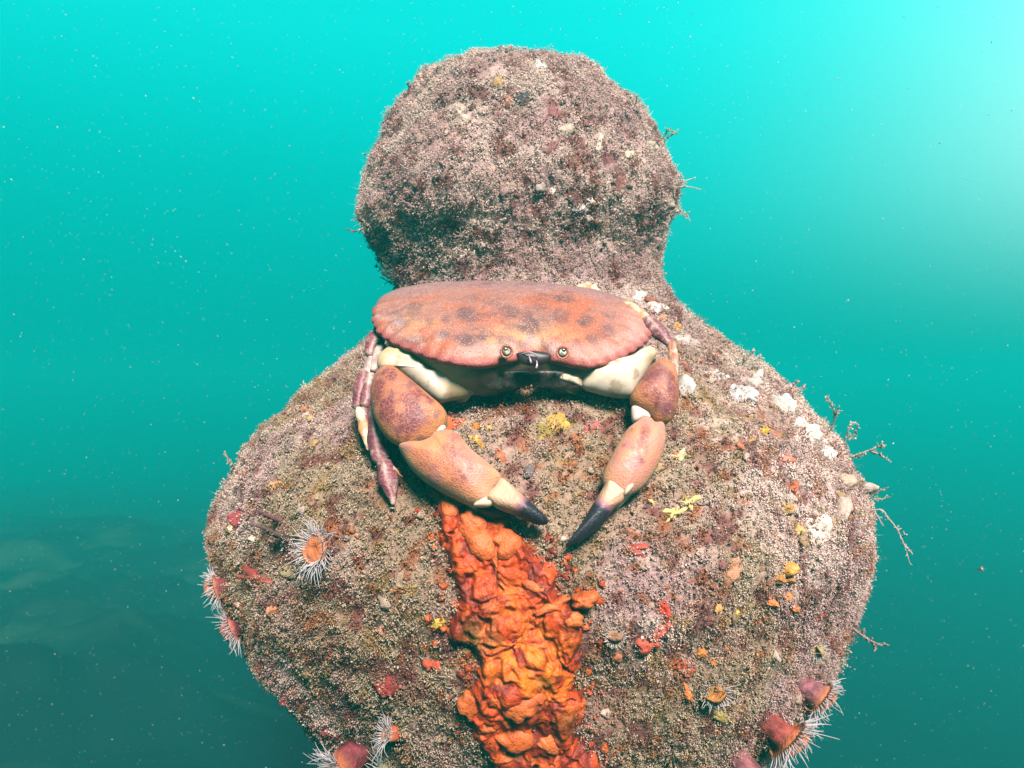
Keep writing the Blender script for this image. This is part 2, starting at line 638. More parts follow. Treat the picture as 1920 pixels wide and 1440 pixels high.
def plate(outline3, Nn, top, bot, rings=20, ptop=2.0, pbot=2.0, centre=None, etop=.5, wob=0, seed=0):
    """a rounded solid: its rim is a closed outline lying in a plane, swollen by top and bot on the two sides"""
    B = np.asarray(outline3)
    nb = len(B)
    C = B.mean(0) if centre is None else np.asarray(centre)
    s = np.sin(np.linspace(0, math.pi / 2, rings + 1))[1:]
    rowsT = [C[None] + Nn * top]
    sv = [np.zeros(1)]
    for k in s:
        h = top * max(0, 1 - k ** ptop) ** etop
        rowsT.append(C + (B - C) * k + Nn * h)
        sv.append(np.full(nb, k))
    for k in s[::-1][1:]:
        h = bot * max(0, 1 - k ** pbot) ** .5
        rowsT.append(C + (B - C) * k - Nn * h)
        sv.append(np.full(nb, 2 - k))
    rowsT.append(C[None] - Nn * bot)
    sv.append(np.full(1, 2.0))
    V = np.concatenate(rowsT)
    S = np.concatenate(sv)
    j = np.arange(nb); j2 = (j + 1) % nb
    F3 = [np.stack([np.zeros(nb, int), 1 + j, 1 + j2], -1)]
    F4 = []
    nr = len(rowsT) - 2
    for i in range(nr - 1):
        a, b = 1 + i * nb, 1 + (i + 1) * nb
        F4.append(np.stack([a + j, b + j, b + j2, a + j2], -1))
    last = len(V) - 1
    a = 1 + (nr - 1) * nb
    F3.append(np.stack([np.full(nb, last), a + j2, a + j], -1))
    if wob:
        q = fbm(V, 70, 3, seed) - .5
        V = V + (Nn * np.sign(1.0001 - S)[:, None]) * (q * wob)[:, None]
    return V, [np.concatenate(F3), np.concatenate(F4)], S


def unit(v):
    v = np.asarray(v, float)
    return v / np.linalg.norm(v)


def tube(path, rads, nseg=12, flat=1.0, cap=True, up=None):
    """swept tube; rads = radius per path point; flat squeezes it across the view"""
    path = np.asarray(path, float)
    rads = np.broadcast_to(np.asarray(rads, float), (len(path),))
    T = np.gradient(path, axis=0)
    T /= np.linalg.norm(T, axis=1, keepdims=True) + 1e-12
    ref = np.array((0, -1, .15)) if up is None else np.asarray(up, float)
    A = np.cross(T, ref)
    bad = np.linalg.norm(A, axis=1) < 1e-3
    A[bad] = np.cross(T[bad], (1, 0, .3))
    A /= np.linalg.norm(A, axis=1, keepdims=True)
    Bn = np.cross(A, T)
    th = np.linspace(0, 2 * math.pi, nseg, endpoint=False)
    V = path[:, None] + rads[:, None, None] * (A[:, None] * np.cos(th)[None, :, None] + flat * Bn[:, None] * np.sin(th)[None, :, None])
    nP = len(path)
    V = V.reshape(-1, 3)
    j = np.arange(nseg); j2 = (j + 1) % nseg
    F4 = [np.stack([i * nseg + j, i * nseg + j2, (i + 1) * nseg + j2, (i + 1) * nseg + j], -1) for i in range(nP - 1)]
    V = np.concatenate([V, path[:1], path[-1:]])
    F3 = [np.stack([np.full(nseg, len(V) - 2), j2, j], -1), np.stack([np.full(nseg, len(V) - 1), (nP - 1) * nseg + j, (nP - 1) * nseg + j2], -1)]
    return V, [np.concatenate(F3), np.concatenate(F4)]


def join(parts):
    Vs, F3, F4, o = [], [], [], 0
    for V, F in parts:
        F = F if isinstance(F, (list, tuple)) else [F]
        for f in F:
            (F3 if f.shape[1] == 3 else F4).append(f + o)
        Vs.append(V); o += len(V)
    return np.concatenate(Vs), [np.concatenate(f) for f in (F3, F4) if f]


def catmull(pts, n):
    pts = np.asarray(pts, float)
    m = len(pts)
    u = np.linspace(0, m - 1, n)
    k = np.clip(u.astype(int), 0, m - 2)
    t = (u - k)[:, None]
    g = lambda i: pts[np.clip(i, 0, m - 1)]
    p0, p1, p2, p3 = g(k - 1), g(k), g(k + 1), g(k + 2)
    return .5 * ((2 * p1) + (-p0 + p2) * t + (2 * p0 - 5 * p1 + 4 * p2 - p3) * t * t + (-p0 + 3 * p1 - 3 * p2 + p3) * t ** 3)


def spots(px, py, lst):
    """soft spots of pigment: lst of (x, y, rx, ry, angle, strength) in photograph pixels"""
    out = np.zeros_like(px)
    for x, y, rx, ry, a, s in lst:
        c, sn = math.cos(math.radians(a)), math.sin(math.radians(a))
        dx, dy = px - x, py - y
        u, v = (c * dx + sn * dy) / rx, (-sn * dx + c * dy) / ry
        out = np.maximum(out, s * np.exp(-(u * u + v * v) ** 2))
    return out


# cushions of crust and feathery tufts of many sizes over the post, too many and too small to tell apart
PALETTE = np.array([(.30, .20, .145), (.34, .24, .20), (.16, .09, .09), (.12, .018, .018), (.34, .075, .015), (.30, .17, .03), (.22, .05, .035), (.40, .31, .27), (.05, .035, .05), (.26, .15, .06)])
ph = rng.uniform(-1.7, 1.7, 2600); z = rng.uniform(-.335, z_top - .004, 2600)
ok_ = rng.random(2600) < prof(z)[0] / .29
ph, z = ph[ok_], z[ok_]
P, N = post_frame(ph, z)
parts, cols = [], []
aa = np.linspace(0, 2 * math.pi, 11, endpoint=False)
for p_, n_ in list(zip(P, N))[:1300]:
    u_ = unit(np.cross(n_, rng.normal(size=3))); v_ = np.cross(n_, u_)
    R_ = .0011 + .0042 * rng.random() ** 4
    kk = 1 + .22 * np.cos(2 * aa + rng.uniform(0, 6)) * rng.random() + .20 * np.cos(3 * aa + rng.uniform(0, 6)) * rng.random() + .12 * np.cos(5 * aa + rng.uniform(0, 6))
    h_ = .0008 + R_ * rng.uniform(.08, .35)
    ring = p_ + n_ * (.0004 + .0022 * rng.random()) + R_ * kk[:, None] * (np.cos(aa)[:, None] * u_ + np.sin(aa)[:, None] * v_ * rng.uniform(.6, 1))
    V, F, S = plate(ring, n_, h_, .003, 3)
    V = V + (np.stack([vnoise(V, 420, q_) for q_ in (1, 2, 3)], -1) - .5) * min(.0022, R_ * .6)
    ci = rng.choice(10, p=[.17, .17, .15, .10, .07, .06, .08, .08, .07, .05])
    c_ = mix(PALETTE[ci], np.array([.24, .165, .145]), .25) * rng.uniform(.40, .85)
    parts.append((V, F)); cols.append(c_ * (.75 + .5 * vnoise(V, 700, 4))[:, None])
V, F = join(parts)
tag(mesh_obj('cushions', V, F, M_FLESH, post, np.concatenate(cols)), kind='stuff')
parts, cols = [], []
for p_, n_ in list(zip(P, N))[1300:1300 + 300]:
    sz = .003 + .009 * rng.random() ** 2.5
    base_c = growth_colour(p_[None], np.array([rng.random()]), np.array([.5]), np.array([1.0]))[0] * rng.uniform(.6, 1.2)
    for k in range(int(6 + sz * 900)):
        d_ = unit(n_ + rng.normal(0, .55, 3) + np.array([0, 0, .15]))
        e_ = p_ + d_ * sz * rng.uniform(.5, 1.1) + rng.normal(0, .0008, 3)
        parts.append(tube([p_ - n_ * .001 + rng.normal(0, .0006, 3), (p_ + e_) / 2 + rng.normal(0, .0006, 3), e_], [.00024, .00020, .00012], 3)); cols.append(np.tile(base_c, (11, 1)))
        g_ = OCT_V * rng.uniform(.0003, .0007) * rng.uniform(.6, 1.3, (6, 1)) + e_
        parts.append((g_, OCT_F)); cols.append(np.tile(base_c * 1.25, (6, 1)))
V, F = join(parts)
tag(mesh_obj('hydroid_tufts', V, F, M_TURF, post, np.concatenate(cols)), kind='stuff')


# ------------------------------------------------------------------ the crab
A_TILT = math.radians(27)
CN = unit((.04, -math.sin(A_TILT), math.cos(A_TILT)))          # normal of the carapace
CO = ray(962, 614) * .552                                      # a point in the plane of its rim
crab = thing('brown_crab', CO - CN * .03, 'large orange brown crab with black tipped claws perched on the overgrown bollard', 'crab')

FRONT = [(704, 574), (697, 583), (701, 593), (698, 602), (705, 613), (708, 622), (722, 633), (738, 643), (760, 652), (785, 662), (812, 671), (840, 678), (868, 683), (898, 685), (925, 682),
         (948, 676), (966, 674), (980, 667), (998, 664), (1016, 666), (1034, 674), (1052, 677), (1074, 682), (1100, 686), (1124, 684), (1148, 677), (1170, 667), (1190, 656), (1206, 645), (1216, 634), (1222, 620), (1219, 606), (1208, 592)]
fp = to_plane(FRONT, CO, CN)
ex = unit(np.cross(CN, np.cross((1, 0, 0), CN)))
ey = np.cross(CN, ex)                                          # towards the back
mid = (fp[0] + fp[-1]) / 2
half = np.linalg.norm(fp[-1] - fp[0]) / 2
ax_dir = unit(fp[-1] - fp[0])
back = [mid + ax_dir * half * math.cos(t) * (1.0 if abs(math.cos(t)) > .95 else .99) + ey * .047 * math.sin(t) ** .62 for t in np.linspace(.14, math.pi - .14, 14)]
rim = spline_closed(np.concatenate([fp, np.array(back)]), 280)
# pie crust lobes along the front edges
cen = rim.mean(0)
rel = (rim - cen)
u = rel @ ex
v = rel @ ey
edge = smooth(.028, .045, np.abs(u)) * smooth(.02, -.005, v)
arc = np.concatenate([[0], np.cumsum(np.linalg.norm(np.diff(rim, axis=0), axis=1))])
lobe = np.abs(np.sin(arc / .0105 * math.pi)) ** .7
rim_off = rel / np.linalg.norm(rel, axis=1, keepdims=True) * ((lobe - .6) * .0023 * edge)[:, None]
V, F, S = plate(rim, CN, .0165, .012, rings=54, ptop=2.3, pbot=3.0, centre=mid - ey * .004, etop=.60)
ai = (np.arange(len(V)) - 1) % len(rim)
V = V + rim_off[ai] * smooth(.86, 1.0, 1 - np.abs(1 - S))[:, None]
q = (V - cen)
U_, V_ = q @ ex, q @ ey
topm = S <= 1.0
# regions of the back: soft swellings and furrows
reg = .0028 * (fbm(V, 34, 2, 5) - .5) + .0010 * (fbm(V, 120, 2, 6) - .5)
fur = -.0005 * np.exp(-((np.abs(U_) - .026 - .15 * V_) / .004) ** 2) * smooth(.05, 0, V_)
fan = .0007 * np.sin(np.arctan2(V_ - .02, np.abs(U_)) * 44) * smooth(.72, .95, S) * smooth(.02, .04, np.abs(U_)) * (V_ < .012)
V = V + CN * (np.where(topm, (reg + fur + fan) * smooth(1.0, .93, S), 0))[:, None]
px, py = pix(V)
base = np.array([.245, .062, .027])
C = mix(np.tile(base, (len(V), 1)), np.array([.20, .078, .052]), smooth(.38, .62, fbm(V, 45, 3, 8))[:, None])
C = mix(C, np.array([.155, .083, .072]), (smooth(.004, .034, V_) * .9)[:, None])              # greyer towards the rear
yel = spots(px, py, [(985, 635, 85, 30, 0, .75), (790, 605, 40, 30, 0, .4), (1045, 640, 50, 22, 0, .45)])
C = mix(C, np.array([.37, .165, .055]), (yel * smooth(.35, .55, fbm(V, 120, 3, 10)))[:, None])
SP = [(875, 588, 22, 15, 0, .9), (835, 598, 10, 8, 0, .7), (832, 628, 12, 8, 0, .8), (868, 635, 20, 9, 0, .8), (905, 630, 10, 12, 0, .6), (955, 585, 26, 14, 10, .75), (985, 600, 14, 26, 30, .6),
      (805, 603, 9, 8, 0, .5), (755, 605, 12, 9, 0, .45), (1015, 605, 16, 18, 0, .5), (1050, 590, 20, 14, 0, .7), (1100, 600, 16, 14, 0, .75), (1140, 620, 18, 16, 0, .75), (1112, 634, 15, 11, 0, .85),
      (1080, 648, 12, 14, 0, .5), (1150, 590, 20, 10, 0, .5), (1030, 560, 60, 8, 0, .4), (900, 560, 60, 8, 0, .35), (995, 630, 8, 18, 20, .5), (940, 640, 10, 8, 0, .5), (1015, 575, 20, 10, 0, .5)]
dk = spots(px, py, SP) * (.5 + .8 * fbm(V, 150, 3, 12))
dk = np.clip(1.15 * dk + .6 * smooth(.56, .68, fbm(V, 75, 3, 14)), 0, 1) * (.65 + .5 * vnoise(V, 900, 5))
C = mix(C, np.array([.050, .028, .032]), np.clip(.88 * dk, 0, 1)[:, None])
pal = smooth(.80, .90, S) * smooth(1.0, .95, S) * smooth(.48, .60, fbm(V, 95, 2, 18)) * (V_ < .01)
C = mix(C, np.array([.28, .185, .145]), (.45 * pal)[:, None])
C = mix(C, np.array([.27, .130, .098]), (.7 * smooth(.055, .09, U_) * smooth(.03, -.01, V_))[:, None])
C = mix(C, np.array([.21, .042, .034]), (smooth(.955, .99, S) * .8)[:, None])                   # red rim
C = np.where((S > 1.02)[:, None], mix(np.array([.27, .06, .05]), np.array([.36, .25, .15]), smooth(1.01, 1.09, S)[:, None]), C)
mesh_obj('carapace', V, F, M_SHELL, crab, C * np.array([.78, .80, .95]), {'pig': 0, 'gran': np.where(topm, 1.0 * smooth(1, .96, S), 0)})

# under side of the body
inner = mid - ey * .002 + (rim - mid) * .93 - CN * .004
V, F, S = plate(inner, CN, .002, .040, rings=30, pbot=2.6)
C = np.tile(np.array([.20, .155, .10]), (len(V), 1))
px, py = pix(V)
mouth_shade = smooth(150, 95, np.abs(px - 1000))
C = mix(C, np.array([.016, .008, .008]), mouth_shade[:, None] * .9)  # dark centre: shade under the shell put into the colour
C = mix(C, np.array([.15, .12, .06]), smooth(.45, .65, fbm(V, 60, 3, 4))[:, None] * .6)
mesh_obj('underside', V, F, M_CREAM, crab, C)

# mouthparts: two hairy plates
for sgn in (-1, 1):
    cx_, cy_ = 998 + sgn * 44, 711
    O = ray(cx_, cy_) * .514
    a = np.linspace(0, 2 * math.pi, 40, endpoint=False)
    pw_ = lambda q_: math.copysign(abs(q_) ** .62, q_)
    ol = [(cx_ + 47 * pw_(math.cos(t)), cy_ - 1 + 17 * pw_(math.sin(t)) + 8 * (abs(cx_ + 47 * pw_(math.cos(t)) - 998) / 92) ** 2) for t in a]
    n_ = unit((0, -.9, -.1))
    V, F, S = plate(to_plane(ol, O, n_), n_, .0020, .012, 14, wob=.006, seed=3, ptop=5)
    C = mix(np.array([.015, .0075, .005]), np.array([.003, .001, .001]), smooth(.4, .62, fbm(V, 260, 3, 2))[:, None])  # near black: shadow below the shell's front edge painted into these plates
    mesh_obj('mouthpart', V, F, M_CREAM, crab, C)
    # fringe of bristles
    hp = []
    for k in range(70):
        x0, y0 = cx_ + random.uniform(-38, 38), cy_ + random.uniform(-16, 14)
        b = ray(x0, y0) * .5115
        e = ray(x0 + random.uniform(-6, 6), y0 + random.uniform(1, 7)) * (.5095)
        hp.append(tube([b, (b + e) / 2 + np.array([0, -.0006, 0]), e], [.00016, .00014, .00005], 3))
    V, F = join(hp)
    tag(mesh_obj('bristles', V, F, M_WEED, crab, np.tile(np.array([.028, .018, .012]), (len(V), 1))), kind='stuff')

# brow: the notched plate between the eyes
ol = [(968, 664), (980, 660), (1000, 658), (1022, 661), (1034, 668), (1026, 680), (1006, 686), (988, 685), (974, 678)]
O = ray(1000, 672) * .496
n_ = unit((0, -.95, .1))
V, F, S = plate(spline_closed(to_plane(ol, O, n_), 60), n_, .003, .006, 10, wob=.002, seed=8)
mesh_obj('brow', V, F, M_CREAM, crab, np.tile(np.array([.009, .003, .005]), (len(V), 1)))

# eyes
for ex_, ey_, sgn in ((950, 659, -1), (1055, 661, 1)):
    E = ray(ex_, ey_) * .4955
    dirE = unit(-E + np.array([.02 * sgn, 0, .06]))
    th = np.linspace(0, math.pi, 15); ps = np.linspace(0, 2 * math.pi, 24, endpoint=False)

    def ball(c, r, sy=1.0):
        TH, PS = np.meshgrid(th[1:-1], ps, indexing='ij')
        W = np.stack([np.sin(TH) * np.cos(PS), -np.cos(TH) * sy, np.sin(TH) * np.sin(PS)], -1).reshape(-1, 3) * r + c
        W = np.concatenate([W, [c + (0, -r * sy, 0)], [c + (0, r * sy, 0)]])
        m_ = len(ps); j = np.arange(m_); j2 = (j + 1) % m_
        f4 = [np.stack([i * m_ + j, i * m_ + j2, (i + 1) * m_ + j2, (i + 1) * m_ + j], -1) for i in range(len(th) - 3)]
        f3 = [np.stack([np.full(m_, len(W) - 2), j2, j], -1), np.stack([np.full(m_, len(W) - 1), (len(th) - 3) * m_ + j, (len(th) - 3) * m_ + j2], -1)]
        return W, [np.concatenate(f3), np.concatenate(f4)]
    V, F = ball(E, .0031)
    q = (V - E) / .0031
    C = mix(np.array([.30, .265, .24]), np.array([.12, .09, .075]), smooth(.45, .62, fbm(V, 420, 2, 6))[:, None])
    C = mix(C, np.array([.02, .012, .012]), smooth(.60, .82, np.hypot(q[:, 0], q[:, 2]))[:, None])
    eye = mesh_obj('eye', V, F, M_EYE, crab, C)
    V, F = ball(E + np.array([sgn * .0004 if sgn > 0 else -.0005, -.0021, .0013]), .0014)
    C = mix(np.array([.05, .065, .012]), np.array([.008, .008, .006]), smooth(-.0004, .0006, V[:, 0] - E[0])[:, None])
    mesh_obj('pupil', V, F, M_EYE, eye, C)
    tt = np.linspace(0, 2 * math.pi, 40)
    ring = np.stack([ex_ + 10.4 * np.cos(tt), ey_ + 10.8 * np.sin(tt)], -1)
    path = ray(ring[:, 0], ring[:, 1]) * .4950
    V, F = tube(path, .00080 + .0002 * np.sin(tt * 3), 8)
    C = mix(np.tile(np.array([.17, .040, .024]), (len(V), 1)), np.array([.30, .150, .075]), smooth(ey_, ey_ + 12, pix(V)[1])[:, None] * .7)
    mesh_obj('eye_socket', V, F, M_SHELL, crab, C, {'pig': 0, 'gran': .3})

# small feelers
for a, b, c in (((992, 668), (994, 674), (996, 681)), ((1006, 676), (1007, 684), (1005, 691))):
    path = np.stack([ray(*a) * .4915, ray(*b) * .490, ray(*c) * .4895])
    V, F = tube(catmull(path, 9), [.0003, .0004, .0005, .0006, .0006, .0007, .0007, .0007, .0003], 8)
    mesh_obj('antennule', V, F, M_EYE, crab, np.tile(np.array([.22, .12, .15]), (len(V), 1)))
path = np.stack([ray(978, 664) * .4945, ray(992, 660) * .490, ray(1003, 664) * .491, ray(1008, 668) * .492])
V, F = tube(catmull(path, 12), .00045, 6)
mesh_obj('antenna', V, F, M_EYE, crab, np.tile(np.array([.26, .15, .16]), (len(V), 1)))


def claw_piece(name, outline, depth, nrm, top, bot, parent, colour, mat=None, rings=20, nb=112, wob=.0012, pig=None, gran=.15, centre=None, ptop=2.2):
    pts = z1(outline)
    c0 = np.mean(pts, 0) if centre is None else z1([centre])[0]
    n_ = unit(nrm)
    O = ray(*c0) * depth
    P3 = spline_closed(to_plane(pts, O, n_), nb)
    V, F, S = plate(P3, n_, top, bot, rings, ptop=ptop, centre=to_plane([c0], O, n_)[0], wob=wob, seed=int(abs(c0[0])))
    px, py = pix(V)
    zx, zy = (px - 640) * 2.619, (py - 500) * 2.619
    C = colour(V, zx, zy, S) * (.80 if name == 'wrist' else (.98 if name == 'palm' else .95))
    pg = pig(V, zx, zy, S) if pig else 0
    if pig:
        pg = pg * (.30 + .75 * smooth(.36, .56, fbm(V, 130, 3, 77)))
        C = mix(C, np.array([.13, .035, .036]), np.clip(.55 * pg, 0, 1)[:, None])
    return mesh_obj(name, V, F, mat or M_SHELL, parent, C, {'pig': pg, 'gran': gran})


TAN = np.array([.33, .118, .054]); TAN2 = np.array([.29, .094, .046]); ROSE = np.array([.30, .112, .080]); CREAM = np.array([.33, .265, .205]); BLACK = np.array([.0065, .0055, .012])


def col_carpus(V, x, y, S):
    c = mix(np.tile(TAN2, (len(V), 1)), TAN, smooth(.4, .65, fbm(V, 60, 3, 3))[:, None])
    c = mix(c, np.array([.36, .145, .050]), smooth(.72, .98, S)[:, None] * .7)
    return mix(c, np.array([.12, .05, .055]), (.7 * smooth(.60, .70, fbm(V, 150, 2, 31)))[:, None])


def col_palm(V, x, y, S):
    c = mix(np.tile(ROSE, (len(V), 1)), TAN, smooth(.40, .62, fbm(V, 45, 3, 5))[:, None])
    c = mix(c, np.array([.36, .20, .12]), (.6 * smooth(.70, 1.0, S))[:, None])
    return mix(c, np.array([.20, .085, .10]), (.45 * smooth(.62, .70, fbm(V, 110, 2, 37)))[:, None])


def col_merus(V, x, y, S):
    c = mix(np.tile(CREAM, (len(V), 1)), np.array([.27, .19, .105]), smooth(.42, .66, fbm(V, 55, 3, 2))[:, None])
    c = mix(c, np.array([.16, .11, .075]), (.7 * smooth(.62, .70, fbm(V, 140, 3, 12)))[:, None])
    return c


# viewer's left claw
cl = mesh_obj('claw', *tube(np.stack([ray(*z1([(600, 560)])[0]) * .535, ray(*z1([(560, 600)])[0]) * .528]), .011, 16), M_CREAM, crab, None)
me = cl.data
a = me.attributes.new('Col', 'FLOAT_COLOR', 'POINT')
a.data.foreach_set('color', np.tile(np.array([.21, .165, .125, 1], np.float32), (len(me.vertices), 1)).ravel())
claw_l = cl
claw_piece('upper_arm', [(190, 430), (240, 395), (300, 405), (380, 470), (480, 540), (590, 575), (660, 590), (655, 620), (600, 640), (540, 650), (480, 660), (420, 630), (330, 560), (250, 520), (190, 505), (175, 470)], .524, (.1, -.9, .45), .012, .016, claw_l, col_merus, M_CREAM)
claw_piece('wrist', [(200, 500), (250, 495), (300, 525), (380, 590), (450, 650), (505, 700), (521, 740), (505, 785), (470, 820), (430, 855), (350, 880), (280, 876), (220, 838), (170, 760), (150, 680), (147, 610), (165, 545)],
           .500, (-.12, -.85, .5), .0165, .015, claw_l, col_carpus,
           pig=lambda V, x, y, S: np.maximum(smooth(.93, .70, S) * smooth(-20, 60, 640 - (x - 150) * .0 - y + 150 + .45 * (300 - x)), spots(x, y, [(270, 610, 130, 120, 40, 1), (320, 720, 125, 100, 20, 1), (320, 800, 55, 50, 0, 1), (400, 700, 60, 60, 0, 1)])), gran=.1)
palm_l = claw_piece('palm', [(283, 884), (330, 868), (390, 866), (440, 845), (455, 822), (500, 810), (545, 812), (590, 842), (640, 900), (700, 950), (760, 1000), (790, 1038), (772, 1072), (745, 1110), (735, 1150), (705, 1180), (650, 1178), (595, 1160), (500, 1112), (420, 1062), (350, 1000), (308, 940)],
                    .478, (-.08, -.88, .42), .0170, .014, claw_l, col_palm,
                    pig=lambda V, x, y, S: .85 * np.maximum(spots(x, y, [(545, 890, 55, 85, -10, 1), (590, 970, 70, 55, 60, 1), (615, 1030, 45, 60, -15, 1)]), .55 * spots(x, y, [(480, 980, 140, 80, 35, 1), (560, 1050, 70, 50, 20, 1)])))


def finger_col(bx, by, dx, dy, k0, k1):
    def f(V, x, y, S):
        t = (x - bx) * dx + (y - by) * dy
        c = mix(np.array([.36, .225, .145]), np.array([.31, .15, .10]), smooth(0, k0 * .8, t)[:, None])
        edge_ = t + 22 * (fbm(V, 160, 2, 40) - .5)
        c = mix(c, np.array([.15, .06, .085]), smooth(k0 - 40, k0, edge_)[:, None])
        return mix(c, BLACK, smooth(k0 - 8, k0 + 22, edge_)[:, None])
    return f


claw_piece('movable_finger', [(785, 1040), (830, 1068), (880, 1112), (930, 1158), (980, 1202), (1014, 1240), (1016, 1256), (1000, 1267), (960, 1266), (915, 1250), (870, 1226), (805, 1203), (750, 1178), (716, 1140), (722, 1112), (752, 1080)],
           .4625, (-.05, -.93, .36), .0105, .009, claw_l, finger_col(750, 1110, .86, .5, 150, 1), gran=.05)
claw_piece('fixed_finger', [(600, 1150), (680, 1150), (760, 1172), (835, 1212), (812, 1232), (750, 1232), (690, 1216), (640, 1190)],
           .474, (0, -.95, .3), .006, .008, claw_l, lambda V, x, y, S: mix(np.array([.40, .32, .24]), BLACK, smooth(640, 675, x)[:, None]), gran=0)
claw_piece('hinge', [(660, 1150), (700, 1125), (716, 1128), (722, 1146), (742, 1150), (748, 1166), (725, 1180), (690, 1182), (650, 1176)], .4635, (0, -.95, .3), .0045, .006, claw_l,
           lambda V, x, y, S: np.tile(np.array([.36, .28, .19]), (len(V), 1)), M_CREAM, rings=12, nb=50)
claw_piece('joint', [(455, 825), (470, 800), (500, 775), (515, 790), (505, 815), (480, 830)], .491, (0, -.95, .3), .005, .008, claw_l, lambda V, x, y, S: np.tile(np.array([.36, .32, .25]), (len(V), 1)), M_CREAM, rings=10, nb=40)

# viewer's right claw
cl = mesh_obj('claw', *tube(np.stack([ray(*z1([(1085, 545)])[0]) * .532, ray(*z1([(1150, 560)])[0]) * .524]), .009, 16), M_CREAM, crab, None)
me = cl.data
a = me.attributes.new('Col', 'FLOAT_COLOR', 'POINT')
a.data.foreach_set('color', np.tile(np.array([.21, .165, .13, 1], np.float32), (len(me.vertices), 1)).ravel())
claw_r = cl
claw_piece('socket', [(1040, 535), (1090, 505), (1150, 515), (1190, 530), (1195, 575), (1180, 592), (1120, 575), (1070, 560)], .519, (0, -.95, -.1), .009, .012, claw_r, col_merus, M_CREAM, rings=16, nb=70)
claw_piece('upper_arm', [(1185, 525), (1260, 490), (1340, 460), (1420, 440), (1470, 410), (1500, 395), (1530, 400), (1545, 430), (1520, 480), (1480, 550), (1440, 620), (1420, 645), (1340, 640), (1250, 620), (1190, 598), (1180, 560)], .517, (.0, -.95, .25), .013, .016, claw_r, col_merus, M_CREAM)
claw_piece('wrist', [(1530, 478), (1560, 466), (1595, 468), (1625, 495), (1645, 560), (1652, 640), (1640, 712), (1615, 758), (1570, 769), (1532, 758), (1508, 722), (1460, 697), (1420, 660), (1425, 620), (1450, 580), (1490, 520)],
           .503, (.15, -.85, .5), .0150, .014, claw_r, col_carpus,
           pig=lambda V, x, y, S: spots(x, y, [(1540, 535, 95, 60, -35, 1), (1590, 600, 70, 120, 10, 1), (1495, 630, 14, 14, 0, .9), (1600, 690, 40, 40, 0, .9)]), gran=.1)
claw_piece('palm', [(1440, 770), (1480, 746), (1515, 748), (1535, 768), (1577, 772), (1590, 830), (1580, 900), (1552, 980), (1505, 1055), (1460, 1100), (1405, 1130), (1375, 1150), (1320, 1110), (1288, 1072), (1284, 1020), (1310, 960), (1340, 900), (1375, 840), (1402, 800)],
           .482, (.08, -.88, .42), .0150, .014, claw_r, col_palm,
           pig=lambda V, x, y, S: .85 * spots(x, y, [(1490, 820, 26, 50, 12, 1), (1480, 880, 30, 60, 10, .9), (1430, 885, 13, 13, 0, 1), (1390, 880, 10, 12, 0, .7), (1475, 955, 17, 17, 0, .9), (1425, 800, 10, 10, 0, .6)]))
claw_piece('movable_finger', [(1325, 1022), (1365, 1016), (1412, 1042), (1432, 1068), (1405, 1110), (1380, 1155), (1335, 1195), (1295, 1250), (1240, 1302), (1180, 1345), (1118, 1372), (1100, 1370), (1118, 1340), (1165, 1280), (1205, 1215), (1245, 1150), (1285, 1085)],
           .4665, (.05, -.93, .36), .0095, .009, claw_r, finger_col(1370, 1050, -.5, .86, 150, 1), gran=.05)
claw_piece('fixed_finger', [(1380, 1100), (1440, 1078), (1430, 1110), (1385, 1165), (1330, 1215), (1270, 1275), (1215, 1320), (1260, 1250), (1310, 1180)], .4785, (.05, -.93, .36), .006, .008, claw_r,
           lambda V, x, y, S: mix(np.array([.44, .33, .23]), BLACK, smooth(1170, 1200, y)[:, None]), gran=0)
claw_piece('hinge', [(1385, 1100), (1400, 1068), (1420, 1058), (1436, 1066), (1430, 1090), (1405, 1118), (1388, 1125)], .4665, (0, -.95, .3), .004, .006, claw_r, lambda V, x, y, S: np.tile(np.array([.36, .28, .19]), (len(V), 1)), M_CREAM, rings=10, nb=40)
claw_piece('joint', [(1425, 690), (1455, 685), (1505, 715), (1520, 745), (1480, 755), (1440, 765), (1425, 745)], .496, (0, -.95, .3), .005, .008, claw_r, lambda V, x, y, S: np.tile(np.array([.42, .32, .28]), (len(V), 1)), M_CREAM, rings=10, nb=40)


